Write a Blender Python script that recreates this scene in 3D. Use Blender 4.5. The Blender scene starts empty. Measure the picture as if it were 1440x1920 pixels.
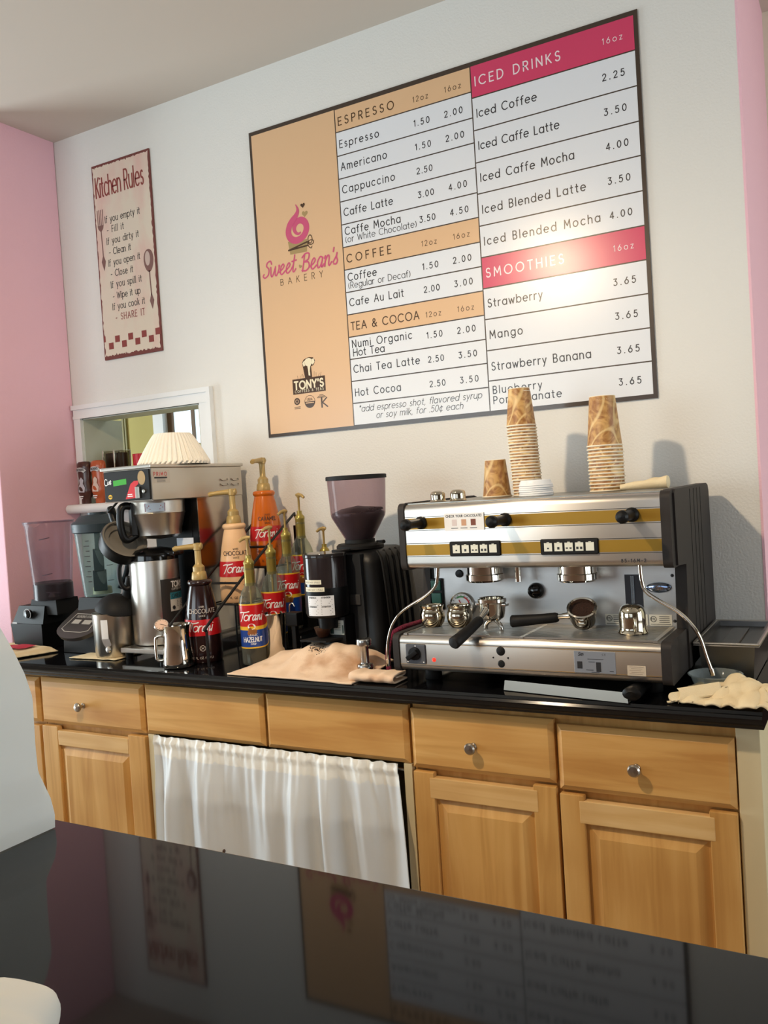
import bpy, bmesh, math, random
from mathutils import Vector, Matrix, noise
random.seed(7)
S = bpy.context.scene
C = S.collection
PI = math.pi

# ---------------------------------------------------------------- camera, world, lights, exposure
def lin(c):
    out = []
    for x in c[:3]:
        x = x / 255.0
        out.append(x / 12.92 if x <= 0.04045 else ((x + 0.055) / 1.055) ** 2.4)
    return (*out, 1.0)

cd = bpy.data.cameras.new('camera')
cam = bpy.data.objects.new('camera', cd); C.objects.link(cam)
cd.sensor_fit = 'VERTICAL'; cd.sensor_height = 24.0
cd.lens = 1636.0 / 1920.0 * 24.0
cd.clip_start = 0.02
_yaw, _pitch, _roll = 0.51497, -0.02817, -0.06276
_f = Vector((-math.sin(_yaw) * math.cos(_pitch), math.cos(_yaw) * math.cos(_pitch), math.sin(_pitch)))
_r = Vector((math.cos(_yaw), math.sin(_yaw), 0)); _u = _r.cross(_f)
_r2 = _r * math.cos(_roll) + _u * math.sin(_roll); _u2 = _u * math.cos(_roll) - _r * math.sin(_roll)
_m = Matrix((_r2, _u2, -_f)).transposed().to_4x4()
_m.translation = Vector((0, -2.55, 1.426))
cam.matrix_world = _m
S.camera = cam

S.view_settings.view_transform = 'Standard'
S.view_settings.look = 'None'
S.view_settings.gamma = 1.0
S.view_settings.exposure = 0.0
S.view_settings.use_curve_mapping = False

W = bpy.data.worlds.new('sky'); S.world = W; W.use_nodes = True
W.node_tree.nodes['Background'].inputs[0].default_value = (0.75, 0.85, 1.0, 1)
W.node_tree.nodes['Background'].inputs[1].default_value = 1.0

def area(name, loc, target, sx, sy, power, col):
    l = bpy.data.lights.new(name, 'AREA'); l.shape = 'RECTANGLE'; l.size = sx; l.size_y = sy
    l.energy = power; l.color = col
    o = bpy.data.objects.new(name, l); C.objects.link(o); o.location = loc
    d = Vector(target) - Vector(loc)
    o.rotation_euler = d.to_track_quat('-Z', 'Y').to_euler()
    return o
# daylight through the shop windows in the rear and left walls
area('window_daylight_rear', (-3.5, -4.55, 1.40), (-3.0, 0, 1.30), 2.5, 1.7, 66, (0.83, 0.96, 1.0))
area('window_daylight_front', (-0.4, -4.55, 1.40), (-0.4, 0, 1.30), 2.1, 1.5, 5, (0.86, 0.97, 1.0))
area('window_daylight_side', (-5.00, -1.35, 1.10), (0, -1.0, 0.8), 1.2, 2.0, 84, (0.84, 0.96, 1.0))
area('window_daylight_right', (2.95, -0.9, 1.5), (-0.3, -0.8, 1.3), 2.2, 1.9, 56, (0.90, 0.97, 1.0))
area('kitchen_daylight', (-1.9, 0.75, 2.2), (-3.0, 0.5, 1.6), 0.6, 0.5, 5, (0.95, 1.0, 0.98))
LAMP = Vector((-1.35, -1.80, 2.50))
sp = bpy.data.lights.new('pendant_bulb', 'SPOT'); sp.energy = 64; sp.color = (1.0, 0.88, 0.70)
sp.spot_size = math.radians(128); sp.spot_blend = 0.9; sp.shadow_soft_size = 0.045
so = bpy.data.objects.new('pendant_bulb', sp); C.objects.link(so); so.location = LAMP + Vector((0, 0, 0.03))
so.rotation_euler = (Vector((-0.80, -0.60, 0.50)) - LAMP).to_track_quat('-Z', 'Y').to_euler()
gl = bpy.data.lights.new('pendant_glow', 'POINT'); gl.energy = 34; gl.color = (1.0, 0.62, 0.27); gl.shadow_soft_size = 0.045
go = bpy.data.objects.new('pendant_glow', gl); C.objects.link(go); go.location = LAMP + Vector((0, 0, 0.03))

# ---------------------------------------------------------------- materials
MATS = {}
def mat(name, rgb=(200, 200, 200), rough=0.5, metal=0.0, spec=0.5, coat=0.0, bump=None, emit=0.0, aniso=0.0, trans=0.0,
        var=None, sub=0.0):
    if name in MATS: return MATS[name]
    m = bpy.data.materials.new(name); m.use_nodes = True
    nt = m.node_tree; b = nt.nodes['Principled BSDF']
    b.inputs['Base Color'].default_value = lin(rgb)
    b.inputs['Roughness'].default_value = rough
    b.inputs['Metallic'].default_value = metal
    b.inputs['Specular IOR Level'].default_value = spec
    b.inputs['Coat Weight'].default_value = coat
    b.inputs['Coat Roughness'].default_value = 0.08
    if trans: b.inputs['Transmission Weight'].default_value = trans
    if emit:
        b.inputs['Emission Color'].default_value = lin(rgb); b.inputs['Emission Strength'].default_value = emit
    if aniso:
        b.inputs['Anisotropic'].default_value = aniso
        t = nt.nodes.new('ShaderNodeTangent'); t.direction_type = 'RADIAL'; t.axis = 'Z'; b.inputs['Anisotropic Rotation'].default_value = 0.25
        nt.links.new(t.outputs[0], b.inputs['Tangent'])
    if bump or var:
        tc = nt.nodes.new('ShaderNodeTexCoord')
    if bump:   # (scale, strength, stretch xyz)
        sc, st, xyz = bump
        mp = nt.nodes.new('ShaderNodeMapping'); mp.inputs['Scale'].default_value = xyz
        n = nt.nodes.new('ShaderNodeTexNoise'); n.inputs['Scale'].default_value = sc; n.inputs['Detail'].default_value = 3
        bp = nt.nodes.new('ShaderNodeBump'); bp.inputs['Strength'].default_value = st; bp.inputs['Distance'].default_value = 0.01
        nt.links.new(tc.outputs['Object'], mp.inputs[0]); nt.links.new(mp.outputs[0], n.inputs['Vector'])
        nt.links.new(n.outputs[0], bp.inputs['Height']); nt.links.new(bp.outputs[0], b.inputs['Normal'])
    if var:    # (rgb2, scale, stretch, lo, hi)
        c2, sc, xyz, lo, hi = var
        mp = nt.nodes.new('ShaderNodeMapping'); mp.inputs['Scale'].default_value = xyz
        n = nt.nodes.new('ShaderNodeTexNoise'); n.inputs['Scale'].default_value = sc; n.inputs['Detail'].default_value = 4
        r = nt.nodes.new('ShaderNodeValToRGB')
        r.color_ramp.elements[0].position = lo; r.color_ramp.elements[1].position = hi
        r.color_ramp.elements[0].color = lin(rgb); r.color_ramp.elements[1].color = lin(c2)
        nt.links.new(tc.outputs['Object'], mp.inputs[0]); nt.links.new(mp.outputs[0], n.inputs['Vector'])
        nt.links.new(n.outputs[0], r.inputs[0]); nt.links.new(r.outputs[0], b.inputs['Base Color'])
    MATS[name] = m
    return m

def thin(name, rgb, opacity=0.35, rough=0.08, tint=(255, 255, 255)):
    """thin clear plastic or glass: a tinted see-through wall with a glossy skin"""
    if name in MATS: return MATS[name]
    m = bpy.data.materials.new(name); m.use_nodes = True
    nt = m.node_tree; b = nt.nodes['Principled BSDF']; out = nt.nodes['Material Output']
    b.inputs['Base Color'].default_value = lin(rgb); b.inputs['Roughness'].default_value = rough
    tr = nt.nodes.new('ShaderNodeBsdfTransparent'); tr.inputs[0].default_value = lin(tint)
    lw = nt.nodes.new('ShaderNodeLayerWeight'); lw.inputs[0].default_value = 0.25
    ma = nt.nodes.new('ShaderNodeMath'); ma.operation = 'MULTIPLY_ADD'; ma.use_clamp = True
    ma.inputs[1].default_value = 0.6; ma.inputs[2].default_value = opacity
    mx = nt.nodes.new('ShaderNodeMixShader')
    nt.links.new(lw.outputs['Facing'], ma.inputs[0]); nt.links.new(ma.outputs[0], mx.inputs[0])
    nt.links.new(tr.outputs[0], mx.inputs[1]); nt.links.new(b.outputs[0], mx.inputs[2])
    nt.links.new(mx.outputs[0], out.inputs['Surface'])
    MATS[name] = m
    return m

def wood(name, c1, c2, c3, xyz):
    m = bpy.data.materials.new(name); m.use_nodes = True
    nt = m.node_tree; b = nt.nodes['Principled BSDF']
    b.inputs['Roughness'].default_value = 0.38; b.inputs['Specular IOR Level'].default_value = 0.45
    tc = nt.nodes.new('ShaderNodeTexCoord')
    mp = nt.nodes.new('ShaderNodeMapping'); mp.inputs['Scale'].default_value = xyz
    n1 = nt.nodes.new('ShaderNodeTexNoise'); n1.inputs['Scale'].default_value = 3.0; n1.inputs['Detail'].default_value = 6
    n1.inputs['Distortion'].default_value = 0.8
    r = nt.nodes.new('ShaderNodeValToRGB'); e = r.color_ramp.elements
    e[0].position = 0.30; e[0].color = lin(c1); e[1].position = 0.72; e[1].color = lin(c3)
    k = e.new(0.5); k.color = lin(c2)
    n2 = nt.nodes.new('ShaderNodeTexNoise'); n2.inputs['Scale'].default_value = 3.5; n2.inputs['Detail'].default_value = 2
    mx = nt.nodes.new('ShaderNodeMixRGB'); mx.blend_type = 'MULTIPLY'; mx.inputs[0].default_value = 0.35
    r2 = nt.nodes.new('ShaderNodeValToRGB'); r2.color_ramp.elements[0].position = 0.35; r2.color_ramp.elements[1].position = 0.6
    r2.color_ramp.elements[0].color = lin((205, 175, 140)); r2.color_ramp.elements[1].color = (1, 1, 1, 1)
    nt.links.new(tc.outputs['Object'], mp.inputs[0]); nt.links.new(mp.outputs[0], n1.inputs['Vector'])
    nt.links.new(n1.outputs[0], r.inputs[0]); nt.links.new(tc.outputs['Object'], n2.inputs['Vector'])
    nt.links.new(n2.outputs[0], r2.inputs[0]); nt.links.new(r.outputs[0], mx.inputs[1]); nt.links.new(r2.outputs[0], mx.inputs[2])
    nt.links.new(mx.outputs[0], b.inputs['Base Color'])
    MATS[name] = m
    return m

def swirl(name, base, dark, light):
    m = bpy.data.materials.new(name); m.use_nodes = True
    nt = m.node_tree; b = nt.nodes['Principled BSDF']; b.inputs['Roughness'].default_value = 0.42
    tc = nt.nodes.new('ShaderNodeTexCoord')
    n = nt.nodes.new('ShaderNodeTexNoise'); n.inputs['Scale'].default_value = 22; n.inputs['Detail'].default_value = 4; n.inputs['Distortion'].default_value = 2.2
    r = nt.nodes.new('ShaderNodeValToRGB'); e = r.color_ramp.elements
    e[0].position = 0.36; e[0].color = lin(dark); e[1].position = 0.60; e[1].color = lin(base)
    w = nt.nodes.new('ShaderNodeTexWave'); w.inputs['Scale'].default_value = 4.0; w.inputs['Distortion'].default_value = 22; w.inputs['Detail'].default_value = 1.0
    w.inputs['Detail Scale'].default_value = 1.4
    r2 = nt.nodes.new('ShaderNodeValToRGB'); r2.color_ramp.elements[0].position = 0.90; r2.color_ramp.elements[1].position = 1.0; r2.color_ramp.elements[1].color = (0.6, 0.6, 0.6, 1)
    mx = nt.nodes.new('ShaderNodeMixRGB'); mx.inputs[2].default_value = lin(light)
    nt.links.new(tc.outputs['Object'], n.inputs['Vector']); nt.links.new(tc.outputs['Object'], w.inputs['Vector'])
    nt.links.new(n.outputs[0], r.inputs[0]); nt.links.new(w.outputs[0], r2.inputs[0])
    nt.links.new(r2.outputs[0], mx.inputs[0]); nt.links.new(r.outputs[0], mx.inputs[1]); nt.links.new(mx.outputs[0], b.inputs['Base Color'])
    MATS[name] = m
    return m

WALLW = mat('white_wall_paint', (232, 231, 226), 0.75, bump=(150, 0.16, (1, 1, 1)))
PINK = mat('pink_wall_paint', (246, 198, 212), 0.75, bump=(150, 0.16, (1, 1, 1)))
CEIL = mat('ceiling_paint', (206, 196, 184), 0.9)
CREAM = mat('cream_wall_paint', (234, 232, 210), 0.8)
TRIMW = mat('white_trim_paint', (240, 242, 242), 0.35)
GRANITE = mat('black_granite', (13, 13, 15), 0.09, spec=0.5, var=((24, 24, 27), 260, (1, 1, 1), 0.55, 0.7))
BARTOP = mat('black_bar_top', (12, 12, 13), 0.045, spec=0.28, var=((20, 20, 21), 500, (1, 1, 1), 0.5, 0.72))
MAPLE_H = wood('maple_horizontal_grain', (206, 154, 86), (222, 174, 104), (232, 190, 122), (0.6, 4, 9))
MAPLE_V = wood('maple_vertical_grain', (202, 152, 84), (218, 170, 100), (228, 184, 116), (9, 4, 0.6))
MAPLE_L = wood('maple_light_rail', (214, 168, 104), (228, 188, 126), (238, 204, 146), (0.6, 4, 9))
BEIGE = mat('beige_filler_paint', (222, 208, 170), 0.6)
DARKIN = mat('dark_interior', (46, 38, 26), 0.8)
STEEL = mat('brushed_steel', (205, 200, 192), 0.30, 1.0, bump=(60, 0.05, (1, 40, 40)))
STEELF = mat('machine_front_steel', (208, 203, 196), 0.29, 1.0, aniso=0.85)
STEELB = mat('machine_back_steel', (200, 200, 200), 0.42, 1.0, bump=(50, 0.04, (1, 30, 30)))
STEELP = mat('polished_side_steel', (200, 194, 184), 0.14, 1.0)
STEELD = mat('dull_steel', (150, 146, 138), 0.36, 1.0)
CHROME = mat('polished_chrome', (220, 215, 205), 0.07, 1.0)
PEWTER = mat('polished_creamer_steel', (205, 195, 175), 0.10, 1.0, bump=(14, 0.10, (1, 1, 1)))
NICKEL = mat('brushed_nickel', (175, 168, 158), 0.28, 1.0)
ALU = mat('cast_aluminium', (190, 188, 184), 0.25, 1.0)
BLACKP = mat('black_plastic', (9, 9, 10), 0.42, spec=0.28)
BLACKM = mat('matte_black_plastic', (16, 15, 15), 0.6, spec=0.3)
BLACKT = mat('textured_black_panel', (42, 37, 35), 0.6, spec=0.35, bump=(900, 0.15, (1, 1, 1)))
BLACKG = mat('glossy_black', (9, 9, 10), 0.12)
GROOVE = mat('groove_black', (8, 8, 8), 0.8)
WIREB = mat('black_wire', (14, 13, 12), 0.4)
GOLDP = mat('gold_plastic', (178, 150, 92), 0.36, 0.15)
GOLDM = mat('gold_foil_collar', (164, 146, 74), 0.30, 0.5)
BRASS = mat('gold_stripe', (158, 120, 34), 0.4, 0.5)
WHITE = mat('white_print', (244, 244, 244), 0.5)
PAPER = mat('white_paper', (250, 252, 250), 0.6, bump=(12, 0.12, (1, 1, 1)))
FILTER = mat('white_filter_paper', (246, 240, 226), 0.85)
INK = mat('black_ink', (38, 38, 42), 0.5)
INKB = mat('brown_ink', (70, 46, 28), 0.5)
REDL = mat('red_label', (196, 24, 30), 0.3)
BLUEL = mat('blue_label', (24, 66, 150), 0.3)
YELL = mat('yellow_label', (238, 190, 50), 0.3)
TOWEL = mat('terry_towel', (244, 216, 188), 0.95, spec=0.1, bump=(650, 0.35, (1, 1, 1)), var=((206, 160, 124), 9, (1, 1, 1), 0.52, 0.72))
TOWELC = mat('cream_terry_towel', (244, 226, 188), 0.95, spec=0.1, bump=(650, 0.35, (1, 1, 1)), var=((232, 208, 166), 12, (1, 1, 1), 0.45, 0.7))
CURT = mat('white_satin_curtain', (240, 247, 253), 0.42, spec=0.5)
def translucent(M_, k, col):
    nt = M_.node_tree; b = nt.nodes['Principled BSDF']; out = nt.nodes['Material Output']
    t = nt.nodes.new('ShaderNodeBsdfTranslucent'); t.inputs[0].default_value = lin(col)
    mx = nt.nodes.new('ShaderNodeMixShader'); mx.inputs[0].default_value = k
    nt.links.new(b.outputs[0], mx.inputs[1]); nt.links.new(t.outputs[0], mx.inputs[2]); nt.links.new(mx.outputs[0], out.inputs['Surface'])
translucent(CURT, 0.22, (232, 234, 228)); translucent(PAPER, 0.35, (240, 240, 236))
CUPM = swirl('kraft_swirl_cup', (204, 160, 98), (150, 98, 48), (238, 210, 150))
CUPRIM = mat('paper_cup_rim', (240, 228, 204), 0.6)

# ---------------------------------------------------------------- geometry
class G:
    def __init__(s): s.v = []; s.f = []; s.m = []; s.X = None; s.bev = False
    def add(s, vs, fs, m=0):
        o = len(s.v)
        for p in vs:
            p = Vector(p); s.v.append(s.X @ p if s.X is not None else p)
        for f in fs: s.f.append(tuple(i + o for i in f)); s.m.append(m)
        return s
    def box(s, x0, x1, y0, y1, z0, z1, m=0, bev=0.0, seg=2):
        if not bev:
            vs = [(x, y, z) for x in (x0, x1) for y in (y0, y1) for z in (z0, z1)]
            return s.add(vs, [(0, 1, 3, 2), (4, 6, 7, 5), (0, 4, 5, 1), (2, 3, 7, 6), (0, 2, 6, 4), (1, 5, 7, 3)], m)
        s.bev = True
        bm = bmesh.new(); bmesh.ops.create_cube(bm, size=1)
        for v in bm.verts: v.co = Vector(((x0 + x1) / 2 + v.co.x * (x1 - x0), (y0 + y1) / 2 + v.co.y * (y1 - y0), (z0 + z1) / 2 + v.co.z * (z1 - z0)))
        bmesh.ops.bevel(bm, geom=bm.edges[:], offset=bev, segments=seg, affect='EDGES', profile=0.5)
        return s.bm(bm, m)
    def bm(s, bm, m=0):
        bm.verts.index_update()
        s.add([v.co.copy() for v in bm.verts], [[v.index for v in f.verts] for f in bm.faces], m); bm.free(); return s
    def lathe(s, prof, c=(0, 0, 0), n=32, m=0, axis='Z', closed=False, a0=0.0, a1=2 * PI, mm=None):
        """prof: list of (radius, height). mm: material per profile segment"""
        full = abs(a1 - a0 - 2 * PI) < 1e-6
        k = n if full else n + 1
        vs = []; fs = []; ms = []
        cx, cy, cz = c
        for (r, h) in prof:
            for i in range(k):
                a = a0 + (a1 - a0) * i / n
                x, y, z = r * math.cos(a), r * math.sin(a), h
                if axis == 'Y': x, y, z = x, h, y
                elif axis == 'X': x, y, z = h, x, y
                vs.append((cx + x, cy + y, cz + z))
        o = len(s.v)
        for p in vs: s.v.append(s.X @ Vector(p) if s.X is not None else Vector(p))
        np_ = len(prof)
        for j in range(np_ - 1 + (1 if closed else 0)):
            j2 = (j + 1) % np_
            for i in range(n):
                i2 = (i + 1) % k
                if not full and i + 1 >= k: continue
                q = (j * k + i, j * k + i2, j2 * k + i2, j2 * k + i)
                s.f.append(tuple(t + o for t in q)); s.m.append(mm[j] if mm else m)
        return s
    def tube(s, pts, r, n=8, m=0, cap=True):
        pts = [Vector(p) for p in pts]; N = len(pts)
        rs = r if isinstance(r, (list, tuple)) else [r] * N
        T = []
        for i in range(N):
            a = pts[max(i - 1, 0)]; b = pts[min(i + 1, N - 1)]; T.append((b - a).normalized())
        up = Vector((0, 0, 1)) if abs(T[0].z) < 0.9 else Vector((1, 0, 0))
        nn = (up - T[0] * up.dot(T[0])).normalized()
        vs = []
        for i in range(N):
            nn = (nn - T[i] * nn.dot(T[i])).normalized(); bb = T[i].cross(nn)
            for k in range(n):
                a = 2 * PI * k / n
                vs.append(pts[i] + (nn * math.cos(a) + bb * math.sin(a)) * rs[i])
        fs = []
        for i in range(N - 1):
            for k in range(n):
                k2 = (k + 1) % n
                fs.append((i * n + k, i * n + k2, (i + 1) * n + k2, (i + 1) * n + k))
        if cap: fs.append(tuple(range(n - 1, -1, -1))); fs.append(tuple((N - 1) * n + k for k in range(n)))
        return s.add(vs, fs, m)
    def prism(s, poly, a, b, plane='XZ', m=0):
        """poly extruded from a to b along the axis normal to plane"""
        def P(p, t): return {'XZ': (p[0], t, p[1]), 'YZ': (t, p[0], p[1]), 'XY': (p[0], p[1], t)}[plane]
        n = len(poly)
        vs = [P(p, a) for p in poly] + [P(p, b) for p in poly]
        fs = [tuple(range(n)), tuple(range(2 * n - 1, n - 1, -1))] + [(i, (i + 1) % n, n + (i + 1) % n, n + i) for i in range(n)]
        return s.add(vs, fs, m)
    def grid(s, fn, nu, nv, m=0):
        vs = [fn(i / nu, j / nv) for j in range(nv + 1) for i in range(nu + 1)]
        fs = [(j * (nu + 1) + i, j * (nu + 1) + i + 1, (j + 1) * (nu + 1) + i + 1, (j + 1) * (nu + 1) + i) for j in range(nv) for i in range(nu)]
        return s.add(vs, fs, m)
    def ball(s, c, r, m=0, n=16, sx=1, sy=1, sz=1):
        prof = [(max(r * math.sin(PI * i / 10), 1e-5), -r * math.cos(PI * i / 10)) for i in range(11)]
        k = len(s.v); s.lathe(prof, (0, 0, 0), n, m)
        for i in range(k, len(s.v)):
            p = s.v[i]; s.v[i] = Vector((c[0] + p.x * sx, c[1] + p.y * sy, c[2] + p.z * sz))
        return s

def mk(name, g, mats, root=None, org=None, smooth=35, mods=None):
    me = bpy.data.meshes.new(name)
    o_ = Vector(root['_org']) if root is not None and '_org' in root else (Vector(org) if org else Vector((0, 0, 0)))
    me.from_pydata([tuple(v - o_) for v in g.v], [], g.f)
    if not isinstance(mats, (list, tuple)): mats = [mats]
    for m in mats: me.materials.append(m)
    me.polygons.foreach_set('material_index', g.m)
    me.validate(); 
    bm = bmesh.new(); bm.from_mesh(me); bmesh.ops.recalc_face_normals(bm, faces=bm.faces[:]); bm.to_mesh(me); bm.free()
    if smooth:
        me.polygons.foreach_set('use_smooth', [True] * len(me.polygons))
        me.set_sharp_from_angle(angle=math.radians(smooth))
    me.update()
    o = bpy.data.objects.new(name, me); C.objects.link(o)
    if root is not None: o.parent = root
    elif org: o.location = org
    if root is not None and '_org' in root: o['_org'] = root['_org']
    if g.bev:
        w = o.modifiers.new('bevel_normals', 'WEIGHTED_NORMAL'); w.keep_sharp = True; w.weight = 90
    return o

def thing(name, label, cat, loc, group=None):
    o = bpy.data.objects.new(name, None); C.objects.link(o); o.empty_display_size = 0.03
    o.location = loc; o['_org'] = tuple(loc); o['label'] = label; o['category'] = cat
    if group: o['group'] = group
    return o
def tag(o, label, cat, group=None, kind=None):
    o['label'] = label; o['category'] = cat
    if group: o['group'] = group
    if kind: o['kind'] = kind
    return o
def struct(name, g, mats, smooth=35):
    o = mk(name, g, mats, smooth=smooth); o['kind'] = 'structure'; return o
def dup(root, loc, label=None, rotz=0, group=None):
    r = root.copy(); C.objects.link(r); r.location = loc; r.rotation_euler = (0, 0, rotz)
    if label: r['label'] = label
    if group: r['group'] = group
    for ch in list(root.children):
        c = ch.copy(); C.objects.link(c); c.parent = r
        for gch in list(ch.children):
            d = gch.copy(); C.objects.link(d); d.parent = c
    return r

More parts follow.
